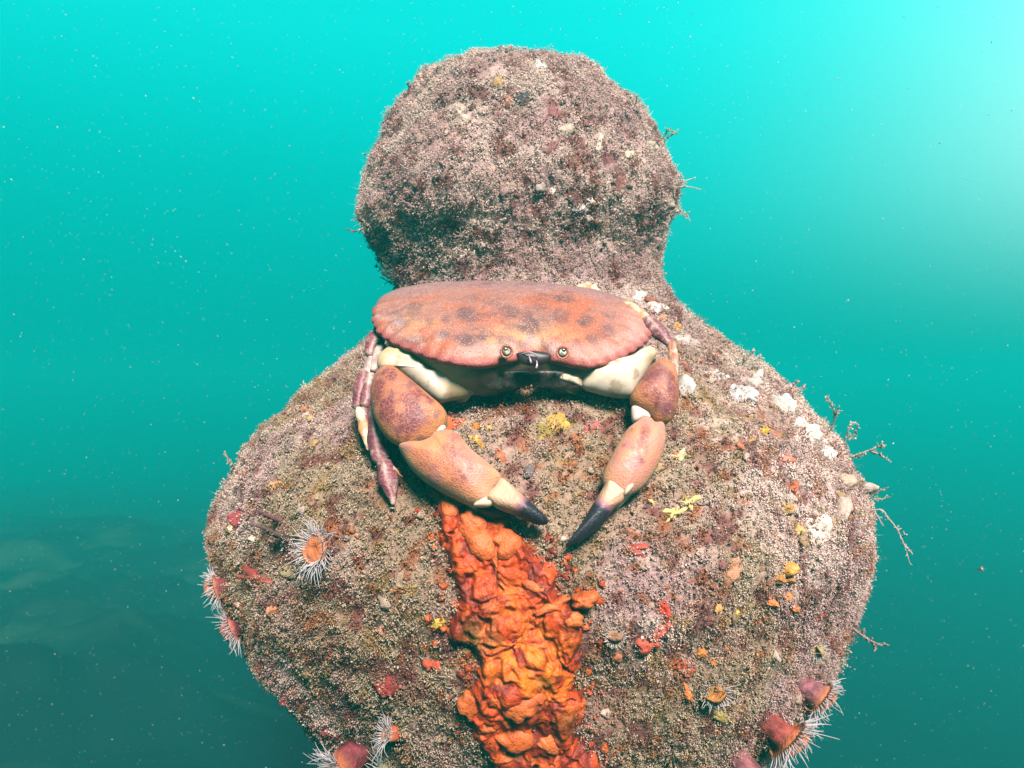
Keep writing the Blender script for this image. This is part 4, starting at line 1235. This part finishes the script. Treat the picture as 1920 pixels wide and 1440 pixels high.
# ------------------------------------------------------------------ other settlers: squirts, patches of sponge, moss animals
WHITE, PINKW, BUFF, LEMON, RUST, BLOOD = (.44, .37, .345), (.38, .28, .26), (.36, .22, .13), (.56, .42, .15), (.24, .085, .045), (.20, .016, .014)
SETTLERS = [
    # name, cat, px, py, rx, ry, rot, h, colour, jag, label
    ('sea_squirt', 'sea squirt', 1284, 727, 15, 17, 20, .008, WHITE, .10, 'round white sea squirt beside the wrist of the right claw'),
    ('sea_squirt', 'sea squirt', 1283, 641, 20, 10, 25, .006, PINKW, .18, 'flat whitish sea squirt beside the thin brown crab leg on the right'),
    ('white_sponge', 'sponge', 1340, 706, 17, 9, 20, .006, WHITE, .2, 'small white sponge on the right shoulder, left of the larger mottled one'),
    ('white_sponge', 'sponge', 1391, 742, 23, 16, 25, .009, (.38, .33, .33), .18, 'grey white mottled sponge in the middle of the right shoulder'),
    ('white_sponge', 'sponge', 1416, 716, 14, 14, 30, .008, WHITE, .2, 'white sponge just above the mottled one on the right shoulder'),
    ('white_sponge', 'sponge', 1466, 764, 24, 15, 45, .010, (.46, .39, .35), .16, 'long cream white sponge on the upper right outline'),
    ('white_sponge', 'sponge', 1512, 814, 28, 15, 35, .011, (.58, .47, .42), .16, 'brightest white sponge, largest of the pale patches on the right flank'),
    ('white_sponge', 'sponge', 1548, 850, 18, 11, 40, .008, (.52, .44, .38), .2, 'cream sponge below the brightest white one on the right flank'),
    ('white_sponge', 'sponge', 1530, 994, 21, 28, 10, .009, (.52, .38, .33), .18, 'tall pinkish white sponge low on the right flank'),
    ('sea_squirt', 'sea squirt', 1584, 905, 17, 13, 0, .010, (.32, .22, .16), .06, 'blurred buff sea squirt, upper of two near the right outline'),
    ('sea_squirt', 'sea squirt', 1576, 958, 14, 22, 0, .010, (.36, .24, .20), .08, 'blurred pink buff sea squirt, lower of two near the right outline'),
    ('sea_squirt', 'sea squirt', 1629, 916, 9, 9, 0, .008, (.36, .25, .21), .08, 'tiny buff sea squirt standing out on the right outline'),
    ('yellow_moss_animal', 'moss animal', 1291, 942, 15, 9, 10, .006, LEMON, .42, 'bright yellow branching crust, upper one of a pair right of the right claw'),
    ('yellow_moss_animal', 'moss animal', 1263, 964, 14, 10, -40, .006, LEMON, .45, 'bright yellow branching crust, lower one of a pair right of the right claw'),
    ('yellow_moss_animal', 'moss animal', 1274, 855, 15, 7, -20, .005, (.50, .38, .20), .45, 'pale yellow crust beside the palm of the right claw'),
    ('yellow_moss_animal', 'moss animal', 1221, 942, 6, 4, 0, .004, (.52, .36, .13), .3, 'very small yellow crust left of the bright pair'),
    ('orange_fleck', 'sponge', 1432, 810, 8, 6, 20, .006, (.56, .30, .03), .2, 'small vivid yellow orange sponge on the right shoulder'),
    ('orange_fleck', 'sponge', 1406, 827, 9, 7, 10, .006, (.50, .25, .12), .2, 'pale apricot sponge just left of the vivid yellow orange one'),
    ('orange_fleck', 'sponge', 1473, 861, 12, 8, 0, .006, (.48, .12, .07), .25, 'coral red sponge on the right flank'),
    ('orange_fleck', 'sponge', 1486, 915, 8, 9, 30, .006, (.50, .12, .05), .25, 'coral orange sponge below the coral red one'),
    ('orange_fleck', 'sponge', 1475, 952, 9, 11, 0, .006, (.44, .24, .08), .2, 'dull amber sponge in the middle of the right flank'),
    ('orange_fleck', 'sponge', 1496, 992, 9, 15, 10, .006, (.46, .28, .10), .2, 'upright amber sponge beside the tall pinkish one'),
    ('sea_squirt', 'sea squirt', 1471, 1067, 10, 12, 0, .012, (.48, .22, .04), .05, 'largest amber sea squirt of the little cluster on the right'),
    ('sea_squirt', 'sea squirt', 1459, 1084, 8, 8, 0, .009, (.44, .19, .05), .05, 'small amber sea squirt at the left of the cluster'),
    ('sea_squirt', 'sea squirt', 1476, 1087, 7, 7, 0, .008, (.46, .18, .05), .05, 'small amber sea squirt at the bottom of the cluster'),
    ('tan_sponge', 'sponge', 1370, 1074, 14, 22, 35, .010, (.30, .13, .07), .15, 'brown ear shaped sponge on the right front'),
    ('red_sponge', 'sponge', 1245, 1146, 9, 15, -10, .007, (.50, .035, .012), .2, 'bright red sponge on the right front'),
    ('red_sponge', 'sponge', 1186, 1030, 20, 12, 10, .005, (.34, .045, .03), .28, 'red crust right of the tip of the right claw'),
    ('red_sponge', 'sponge', 1222, 1200, 26, 15, -25, .005, (.36, .05, .025), .3, 'spread out red crust on the lower right front'),
    ('red_sponge', 'sponge', 1278, 1248, 20, 12, 10, .005, (.40, .07, .03), .3, 'orange red crust above the amber anemone'),
    ('orange_fleck', 'sponge', 1313, 1223, 8, 8, 0, .006, (.52, .18, .04), .15, 'round orange sponge above the amber anemone'),
    ('orange_fleck', 'sponge', 1337, 1239, 8, 7, 0, .006, (.52, .16, .03), .15, 'small orange sponge between two crusts on the lower right'),
    ('orange_fleck', 'sponge', 1346, 1142, 7, 7, 0, .006, (.54, .24, .06), .15, 'light orange dot sponge in the middle of the right front'),
    ('orange_fleck', 'sponge', 1376, 1154, 9, 8, 0, .005, (.46, .28, .05), .2, 'mustard dot sponge in the middle of the right front'),
    ('orange_fleck', 'sponge', 1488, 1137, 7, 7, 0, .006, (.54, .16, .03), .15, 'orange dot sponge on the right flank, the lowest of three'),
    ('orange_fleck', 'sponge', 1475, 1119, 6, 6, 0, .006, (.54, .15, .03), .15, 'orange dot sponge on the right flank, the middle of three'),
    ('orange_fleck', 'sponge', 1446, 1130, 8, 6, 0, .006, (.52, .13, .03), .2, 'orange dot sponge on the right flank, the left one of three'),
    ('orange_fleck', 'sponge', 1288, 1298, 8, 14, -15, .006, (.50, .12, .02), .2, 'upright orange sponge left of the amber anemone'),
    ('red_sponge', 'sponge', 1526, 1153, 16, 12, 10, .004, (.26, .04, .03), .3, 'dull red crust high on the lower right flank'),
    ('dark_anemone', 'anemone', 727, 1281, 21, 21, 0, .012, BLOOD, .08, 'closed blood red anemone like a button on the lower left front'),
    ('red_sponge', 'sponge', 538, 1306, 14, 11, 40, .008, (.26, .03, .04), .2, 'dark red lump on the lower left outline'),
    ('red_sponge', 'sponge', 608, 1366, 22, 11, 35, .006, (.26, .035, .04), .2, 'long dark red lump on the outline above the dark red anemone'),
    ('red_sponge', 'sponge', 812, 1244, 14, 10, 0, .006, (.36, .04, .012), .25, 'red orange crust left of the sponge'),
    ('yellow_sponge', 'sponge', 1042, 800, 15, 26, 30, .005, (.42, .23, .03), .2, 'blurred mustard yellow sponge in the hollow between the claws'),
    ('yellow_sponge', 'sponge', 1024, 812, 14, 14, 0, .004, (.27, .19, .03), .25, 'olive yellow crust at the left of the mustard one'),
    ('red_sponge', 'sponge', 1107, 804, 13, 12, 0, .004, (.24, .05, .05), .25, 'dull red crust right of the mustard yellow one'),
    ('orange_crust', 'sponge', 850, 797, 20, 14, 10, .005, (.46, .085, .02), .22, 'bright orange crust behind the wrist of the left claw'),
    ('orange_crust', 'sponge', 896, 802, 11, 6, 10, .004, (.50, .18, .03), .2, 'small light orange crust right of the bright orange one'),
    ('orange_crust', 'sponge', 893, 828, 13, 8, 15, .004, (.50, .21, .04), .2, 'small yellow orange crust beside the palm of the left claw'),
    ('orange_crust', 'sponge', 938, 858, 9, 16, 0, .004, (.34, .09, .035), .25, 'rust crust in the hollow between the claws'),
    ('orange_crust', 'sponge', 570, 1052, 11, 9, 20, .005, (.54, .17, .02), .2, 'orange crust at the lower left of the large open anemone'),
    ('red_sponge', 'sponge', 487, 1085, 26, 13, 20, .005, (.23, .03, .022), .3, 'broad red crust near the left outline'),
    ('red_sponge', 'sponge', 452, 975, 20, 14, -20, .005, (.22, .022, .028), .3, 'dark red crust near the left outline, the upper one'),
    ('white_fleck', 'moss animal', 437, 986, 6, 9, 20, .006, (.54, .38, .20), .3, 'cream twig like fleck on the dark red crust at left'),
    ('white_fleck', 'moss animal', 483, 1014, 11, 5, 30, .005, (.56, .46, .30), .4, 'cream pronged fleck below the cream twig at left'),
    ('tube_worm', 'tube worm', 1122, 280, 7, 23, 12, .007, (.54, .42, .34), .22, 'cream upright crooked tube on the right of the round head'),
    ('white_fleck', 'moss animal', 1088, 392, 10, 8, 0, .005, (.55, .42, .40), .25, 'pinkish white knobs, the left ones of the group on the head'),
    ('white_fleck', 'moss animal', 1106, 377, 7, 7, 0, .005, (.55, .46, .41), .2, 'pinkish white knob, the top one of the group on the head'),
    ('white_fleck', 'moss animal', 1102, 410, 7, 6, 0, .005, (.58, .48, .44), .2, 'pinkish white knob, the bottom one of the group on the head'),
    ('pale_sponge', 'sponge', 857, 220, 18, 22, 0, .005, (.33, .24, .195), .2, 'pale beige sponge patch at the upper left of the head'),
    ('pale_sponge', 'sponge', 1060, 246, 15, 12, 0, .006, (.34, .25, .19), .12, 'pale buff sponge at the upper right of the head'),
    ('pale_sponge', 'sponge', 1216, 280, 14, 11, 0, .007, (.40, .31, .24), .12, 'cream sponge at the right outline of the head'),
    ('pale_sponge', 'sponge', 1178, 292, 10, 8, 0, .006, (.42, .31, .23), .12, 'cream sponge just left of the one on the right outline of the head'),
    ('pale_sponge', 'sponge', 963, 352, 14, 11, 0, .005, (.31, .215, .155), .1, 'buff sponge in the middle of the head'),
    ('pale_sponge', 'sponge', 724, 406, 14, 11, 0, .006, (.31, .19, .13), .1, 'apricot sponge at the left of the head'),
    ('pale_sponge', 'sponge', 1240, 378, 18, 14, 0, .005, (.36, .25, .21), .16, 'pinkish buff sponge low at the right of the head'),
    ('pale_sponge', 'sponge', 813, 440, 11, 10, 0, .005, (.32, .20, .12), .1, 'small buff sponge low on the left of the head'),
    ('pale_sponge', 'sponge', 843, 474, 13, 9, 0, .005, (.31, .20, .14), .12, 'small buff sponge just above the shell of the crab'),
    ('white_fleck', 'moss animal', 730, 512, 9, 9, 0, .006, (.48, .38, .34), .2, 'whitish lump at the lower left corner of the head'),
    ('white_fleck', 'moss animal', 744, 476, 5, 7, 0, .005, (.50, .42, .39), .2, 'small whitish lump low at the left outline of the head'),
    ('pale_sponge', 'sponge', 1014, 131, 9, 14, -15, .005, (.34, .33, .30), .15, 'grey white sponge near the top of the head'),
    ('dark_sponge', 'sponge', 978, 185, 15, 11, 20, .004, (.035, .032, .040), .2, 'almost black patch near the top of the head'),
    ('red_sponge', 'sponge', 950, 190, 16, 14, -20, .003, (.11, .022, .025), .3, 'dark red patch beside the black patch near the top of the head'),
    ('white_fleck', 'moss animal', 1230, 578, 17, 8, 20, .005, (.48, .40, .36), .25, 'whitish patch at the right of the neck'),
    ('white_fleck', 'moss animal', 1200, 556, 9, 9, 0, .005, (.46, .38, .36), .2, 'round whitish knob at the right of the neck'),
    ('orange_fleck', 'sponge', 1268, 614, 8, 6, 10, .005, (.52, .24, .03), .2, 'yellow orange dot behind the right leg of the crab'),
    ('orange_fleck', 'sponge', 1240, 600, 8, 7, 0, .005, (.40, .13, .055), .2, 'rust dot behind the right leg of the crab'),
    ('orange_crust', 'sponge', 516, 912, 11, 8, 0, .005, (.42, .20, .07), .2, 'apricot dot high on the left flank'),
    ('orange_crust', 'sponge', 512, 1143, 8, 9, 0, .006, (.46, .17, .085), .15, 'salmon dot on the left front below the red crust'),
    ('orange_crust', 'sponge', 717, 1181, 7, 7, 0, .006, (.48, .18, .12), .15, 'salmon dot in the middle of the left front'),
    ('yellow_sponge', 'sponge', 822, 1168, 11, 10, 0, .005, (.38, .23, .03), .2, 'mustard crust at the left edge of the orange sponge'),
    ('buff_sponge', 'sponge', 546, 1072, 16, 12, 0, .004, (.24, .17, .09), .1, 'flat buff sponge left of the large open anemone'),
    ('olive_sponge', 'sponge', 1346, 1340, 14, 10, 0, .006, (.26, .18, .05), .12, 'olive lump below the amber anemone'),
]
for i, (nm, cat, x, y, rx, ry, rot, h, c, jag, lab) in enumerate(SETTLERS):
    c = np.array(c)
    o = surface_blob(nm, x, y, rx * 1.2, ry * 1.2, rot, h * (.85 if 'squirt' in nm else .6), c * .52, None, M_FLESH, lift=.0012 if max(rx, ry) < 10 or 'yellow' in nm else .0004, jag=jag * 1.15, nl=7, seed=i + 1, colour2=np.clip(c * .80 + .01, 0, .8), rings=9, nb=44, rough=.7 if 'squirt' in nm else 1.5)
    tag(o, lab, cat)


# ------------------------------------------------------------------ sprigs of weed along the outline
def sprig(px, py, dirs, label, colour, seed, thick=.0007, leafy=1.0, depth_off=0, name='weed_sprig'):
    """dirs: list of pixel polylines starting at (px,py); every one becomes a stem with side twigs and grains"""
    rs = np.random.default_rng(seed + 900)
    P0, n0 = surf1(px, py)
    parts, cols = [], []
    colour = np.asarray(colour, float)
    for line in dirs:
        pts = []
        for k, (x, y) in enumerate(line):
            d = P0[1] - .006 * k / max(1, len(line) - 1) * (1 + depth_off) + rs.uniform(-.002, .002) * (k > 0)
            pts.append(ray(x, y) * d)
        pts = [pts[0] + (P0 - n0 * .004 - pts[0]) * (1 if line[0] == (px, py) else 0)] + pts[1:]
        c = catmull(pts, 6 * len(pts))
        V, F = tube(c, np.linspace(thick, thick * .35, len(c)) * (1 + .3 * rs.normal(size=len(c)).clip(-1, 1)), 5)
        parts.append((V, F)); cols.append(np.tile(colour * rs.uniform(.7, 1.1), (len(V), 1)))
        Ltot = np.linalg.norm(np.diff(c, axis=0), axis=1).sum()
        for j in range(int(Ltot / .0016 * leafy)):
            i = rs.integers(1, len(c))
            dv = unit(rs.normal(0, 1, 3) + unit(c[i] - c[i - 1]) * .9)
            L = rs.uniform(.0015, .0045) * (1.1 - .5 * i / len(c))
            V, F = tube([c[i], c[i] + dv * L * .6, c[i] + dv * L + rs.normal(0, .0006, 3)], [thick * .55, thick * .45, thick * .15], 4)
            parts.append((V, F)); cols.append(np.tile(colour * rs.uniform(.7, 1.4), (len(V), 1)))
            if rs.random() < .6:
                g = OCT_V * rs.uniform(.0004, .0010) * rs.uniform(.6, 1.3, (6, 1)) + c[i] + dv * L
                parts.append((g, OCT_F)); cols.append(np.tile(np.clip(colour * rs.uniform(.9, 1.8) + .02, 0, 1), (6, 1)))
    V, F = join(parts)
    o = mesh_obj(name, V, F, M_WEED, None, np.concatenate(cols), loc=P0)
    return tag(o, label, 'seaweed', 'weed sprigs on the bollard')


GW, RW, DW = (.17, .13, .10), (.16, .028, .03), (.07, .035, .035)
SPRIGS = [
    (1190, 222, [[(1190, 222), (1184, 200), (1182, 182)], [(1190, 222), (1192, 200), (1194, 180)], [(1191, 222), (1197, 205), (1199, 186)]], 'upright tuft of grey weed like fingers at the top right of the head', GW, 1.6),
    (1236, 268, [[(1236, 268), (1246, 255), (1252, 244), (1266, 247)], [(1240, 270), (1250, 258), (1262, 252), (1270, 246)]], 'branching grey green weed sprig right of the head', (.15, .14, .08), 1.2),
    (1215, 262, [[(1215, 262), (1220, 250), (1228, 238)]], 'short forked weed between the two larger ones at the right of the head', GW, 1.2),
    (1268, 350, [[(1268, 350), (1284, 340), (1305, 332)], [(1268, 352), (1290, 350), (1316, 356)]], 'two thin pale hairs at the right of the head', (.25, .22, .15), .15),
    (1270, 396, [[(1270, 396), (1284, 398), (1293, 413)], [(1270, 398), (1282, 404)]], 'small hooked weed low at the right of the head', GW, 1.2),
    (735, 530, [[(735, 530), (722, 516), (712, 503), (704, 498)], [(735, 532), (715, 520)]], 'grey weed at the lower left corner of the head', GW, 1.5),
    (675, 432, [[(675, 432), (664, 434), (652, 430)]], 'tiny dark weed at the left of the head', DW, .9),
    (706, 300, [[(706, 300), (694, 292), (682, 290)]], 'tiny pale weed at the upper left of the head', GW, .6),
    (826, 140, [[(826, 140), (819, 132), (823, 124)], [(826, 140), (833, 128)]], 'tiny grey tuft on the upper left edge of the head', GW, 1.8),
    (770, 166, [[(770, 166), (764, 158), (768, 152)], [(772, 166), (778, 156)]], 'small grey tuft lower on the upper left edge of the head', GW, 1.8),
    (950, 104, [[(950, 104), (948, 96), (952, 90)], [(951, 104), (957, 97)]], 'small grey tuft on the very top of the head', GW, 1.8),
    (1392, 690, [[(1392, 690), (1396, 672), (1392, 656)], [(1393, 690), (1404, 668), (1412, 660)], [(1394, 690), (1415, 676), (1424, 668)], [(1392, 690), (1384, 672)]], 'bushy grey weed on the upper right shoulder', (.22, .18, .14), 1.8),
    (1478, 745, [[(1478, 745), (1484, 728), (1494, 715)], [(1480, 745), (1492, 732), (1505, 725)], [(1477, 745), (1474, 728)]], 'reddish grey tufts on the right shoulder below the bushy one', (.23, .11, .10), 1.6),
    (1566, 800, [[(1566, 800), (1566, 780), (1558, 758), (1551, 743)], [(1566, 782), (1572, 764)]], 'tall upright weed stalk on the right shoulder', GW, 1.5),
    (1590, 826, [[(1590, 826), (1592, 804), (1602, 792)], [(1591, 826), (1604, 812), (1608, 796)]], 'pale knobbly weed right of the tall stalk', (.26, .19, .15), 1.8),
    (1604, 856, [[(1604, 856), (1625, 846), (1645, 838), (1655, 835)], [(1630, 846), (1648, 852), (1666, 864)], [(1604, 857), (1620, 853)]], 'bushy brown weed reaching out from the right outline', (.20, .14, .11), 2.2),
    (1636, 930, [[(1636, 930), (1648, 921), (1660, 915)], [(1637, 936), (1655, 935), (1670, 932)]], 'short weed with two prongs on the right outline', GW, 1.4),
    (1638, 958, [[(1638, 958), (1652, 956), (1666, 972), (1684, 996), (1696, 1024), (1706, 1056)], [(1690, 1006), (1700, 1002)], [(1694, 1020), (1712, 1040)], [(1640, 960), (1648, 972), (1654, 984)]], 'long hanging weed strand at the right outline', (.22, .17, .16), .9),
    (1597, 1176, [[(1597, 1176), (1612, 1188), (1630, 1200), (1650, 1208), (1668, 1210)], [(1635, 1203), (1643, 1216)], [(1612, 1190), (1622, 1182)]], 'brown twig of weed low on the right outline', (.14, .09, .08), 1.6),
    (1578, 1205, [[(1578, 1205), (1584, 1214), (1592, 1222)]], 'tiny weed below the brown twig', GW, 1.2),
    (446, 888, [[(446, 888), (438, 874), (428, 860), (421, 848)], [(440, 876), (428, 868)]], 'grey weed sticking out of the upper left flank', GW, 1.6),
    (497, 832, [[(497, 832), (490, 826), (486, 818)]], 'tiny dark weed higher on the left flank', DW, 1.2),
    (408, 978, [[(408, 978), (398, 976), (392, 974)]], 'tiny red weed on the left outline', RW, 1.2),
    (404, 1000, [[(404, 1000), (394, 998), (388, 1004)], [(404, 1012), (392, 1010)]], 'small pale weed on the left outline', GW, 1.2),
    (420, 1092, [[(420, 1092), (405, 1084), (388, 1084)], [(410, 1086), (402, 1068), (401, 1052)], [(408, 1078), (394, 1082)]], 'red branching weed on the left outline above the upper pink anemone', (.21, .035, .03), .5),
    (420, 1140, [[(420, 1140), (412, 1139)]], 'tiny pale weed between the two pink anemones', GW, .8),
    (545, 1016, [[(545, 1016), (520, 1002), (495, 990), (472, 984)], [(520, 1003), (500, 995)]], 'dark brown branch lying on the left flank', (.06, .035, .03), 1.0),
    (528, 980, [[(528, 980), (505, 968), (484, 960)]], 'thin dark branch just above the dark brown one', (.08, .03, .035), .9),
    (470, 962, [[(470, 962), (455, 958), (444, 954)]], 'short maroon weed at the tip of the dark branches', (.13, .022, .035), 1.2),
]
for i, (x, y, lines, lab, c, leafy) in enumerate(SPRIGS):
    sprig(x, y, lines, lab, c, i, depth_off=1.2 if 'dark b' in lab or 'thin dark' in lab or 'maroon' in lab else 0, thick=.0022 if 'dark brown' in lab or 'thin dark' in lab else (.0012 if 'red branching' in lab or 'twig' in lab else .0008), leafy=leafy)

# a scrap of weed drifting in open water
P0 = ray(1839, 1067) * .8
parts, cols = [], []
for k in range(14):
    d = unit(rng.normal(size=3))
    parts.append(tube([P0, P0 + d * .0015, P0 + d * .003 + rng.normal(0, .0006, 3)], [.0009, .0007, .0003], 5)); cols.append(np.tile(np.array([.12, .08, .06]) * rng.uniform(.3, 2.5), (17, 1)))
V, F = join(parts)
tag(mesh_obj('weed_scrap', V, F, M_WEED, None, np.concatenate(cols), loc=P0), 'tiny dark scrap of weed drifting alone in open water at the lower right', 'seaweed')

# ------------------------------------------------------------------ seabed
sx = np.concatenate([-np.geomspace(60, 3.2, 40), np.linspace(-3.15, 2.0, 150), np.geomspace(2.1, 60, 30)])
sy = np.concatenate([np.linspace(-8, .4, 20), np.linspace(.5, 5.0, 130), np.geomspace(5.1, 70, 40)])
SX, SY = np.meshgrid(sx, sy, indexing='xy')
q3 = np.stack([SX, SY, 0 * SX], -1)
dirx = SX * .80 + SY * .60
diry = -SX * .60 + SY * .80
strip = np.stack([dirx * .55, diry * 1.9, 0 * SX], -1)
rid = 1 - np.abs(2 * fbm(strip, 1.1, 4, 203) - 1)
left_ = smooth(-.35, -1.9, SX) * smooth(12, 3, SY) * smooth(-12, -4, SX)
SZ = -1.66 + .05 * (fbm(q3, 3.0, 3, 213) - .5) + left_ * (.34 + .34 * (rid - .55) + .16 * (fbm(q3, 2.6, 4, 207) - .5) + .14 * (fbm(q3, 7, 5, 209) - .5)) 
g_ = lambda cx_, cy_, sx_, sy_: np.exp(-((SX - cx_) ** 2 / sx_ + (SY - cy_) ** 2 / sy_))
mound = .34 * g_(-1.35, 2.3, 1.4, 2.0) + .26 * g_(-3.0, 4.6, 4, 5) + .30 * g_(-6.0, 9.0, 14, 14)
SZ = SZ + mound * (1 + .25 * (rid - .6) + .12 * (fbm(q3, 3.4, 4, 231) - .5))
near = np.exp(-((SX - .03) ** 2 + (SY - .75) ** 2) / .25)
SZ = mix(SZ, -1.56, near)
V = np.stack([SX, SY, SZ], -1).reshape(-1, 3)
nx, ny = len(sx), len(sy)
i, j = np.meshgrid(np.arange(ny - 1), np.arange(nx - 1), indexing='ij')
i, j = i.ravel(), j.ravel()
F = np.stack([i * nx + j, i * nx + j + 1, (i + 1) * nx + j + 1, (i + 1) * nx + j], -1)
C = mix(np.array([.001, .0015, .005]), np.array([.011, .019, .014]), left_.reshape(-1, 1) * smooth(.48, .72, fbm(np.stack([dirx * .8, diry * 2.6, 0 * SX], -1).reshape(-1, 3), 2.6, 5, 220))[:, None])
sb = mesh_obj('seabed', V, F, M_CRUST, None, C)
tag(sb, 'dark ridged rock seabed with pale weed patches below the bollard on the left', None, None, 'structure')

# ------------------------------------------------------------------ drifting specks
NS_ = 20000
dpt = .34 + 2.2 * rng.random(NS_) ** 1.5
sxp, syp = rng.uniform(-60, 1980, NS_), rng.uniform(-60, 1500, NS_)
P = ray(sxp, syp) * dpt[:, None]
keep = (post_inside(P) > .015) & (P[:, 2] > -1.0)
keep &= ~((P[:, 1] < .56) & (np.abs(P[:, 0]) < .35) & (rng.random(NS_) < .8))
P = P[keep]
rad = (.00012 + .00036 * rng.random(len(P)) ** 3) * (.5 + .7 * P[:, 1])
V, F = grains(P, rad, TET_V, TET_F)
C = np.repeat(np.array([.68, .68, .66])[None] * rng.uniform(.2, 1, (len(P), 1)), 4, 0)
tag(mesh_obj('drifting_particles', V, F, M_TURF, None, C, smooth_shade=False), 'pale specks drifting in the water all round the bollard', None, None, 'stuff')

# ------------------------------------------------------------------ the water as haze
import bmesh
bm = bmesh.new()
bmesh.ops.create_cube(bm, size=1.0)
me = bpy.data.meshes.new('haze')
bm.to_mesh(me); bm.free()
hz = bpy.data.objects.new('haze', me)
scene.collection.objects.link(hz)
zlo, zhi = float(SZ.min()) - 1.0, .36
hz.scale = (124, 82, zhi - zlo)
hz.location = (0, 32, (zlo + zhi) / 2)
m = bpy.data.materials.new('water_haze')
m.use_nodes = True
nt = m.node_tree
nt.nodes.clear()
out = nt.nodes.new('ShaderNodeOutputMaterial')
vol = nt.nodes.new('ShaderNodeVolumePrincipled')
vol.inputs['Color'].default_value = (.003, .335, .312, 1)
vol.inputs['Density'].default_value = .16
vol.inputs['Anisotropy'].default_value = .3
nt.links.new(vol.outputs[0], out.inputs['Volume'])
me.materials.append(m)
tag(hz, 'greenish blue water haze', None, None, 'stuff')
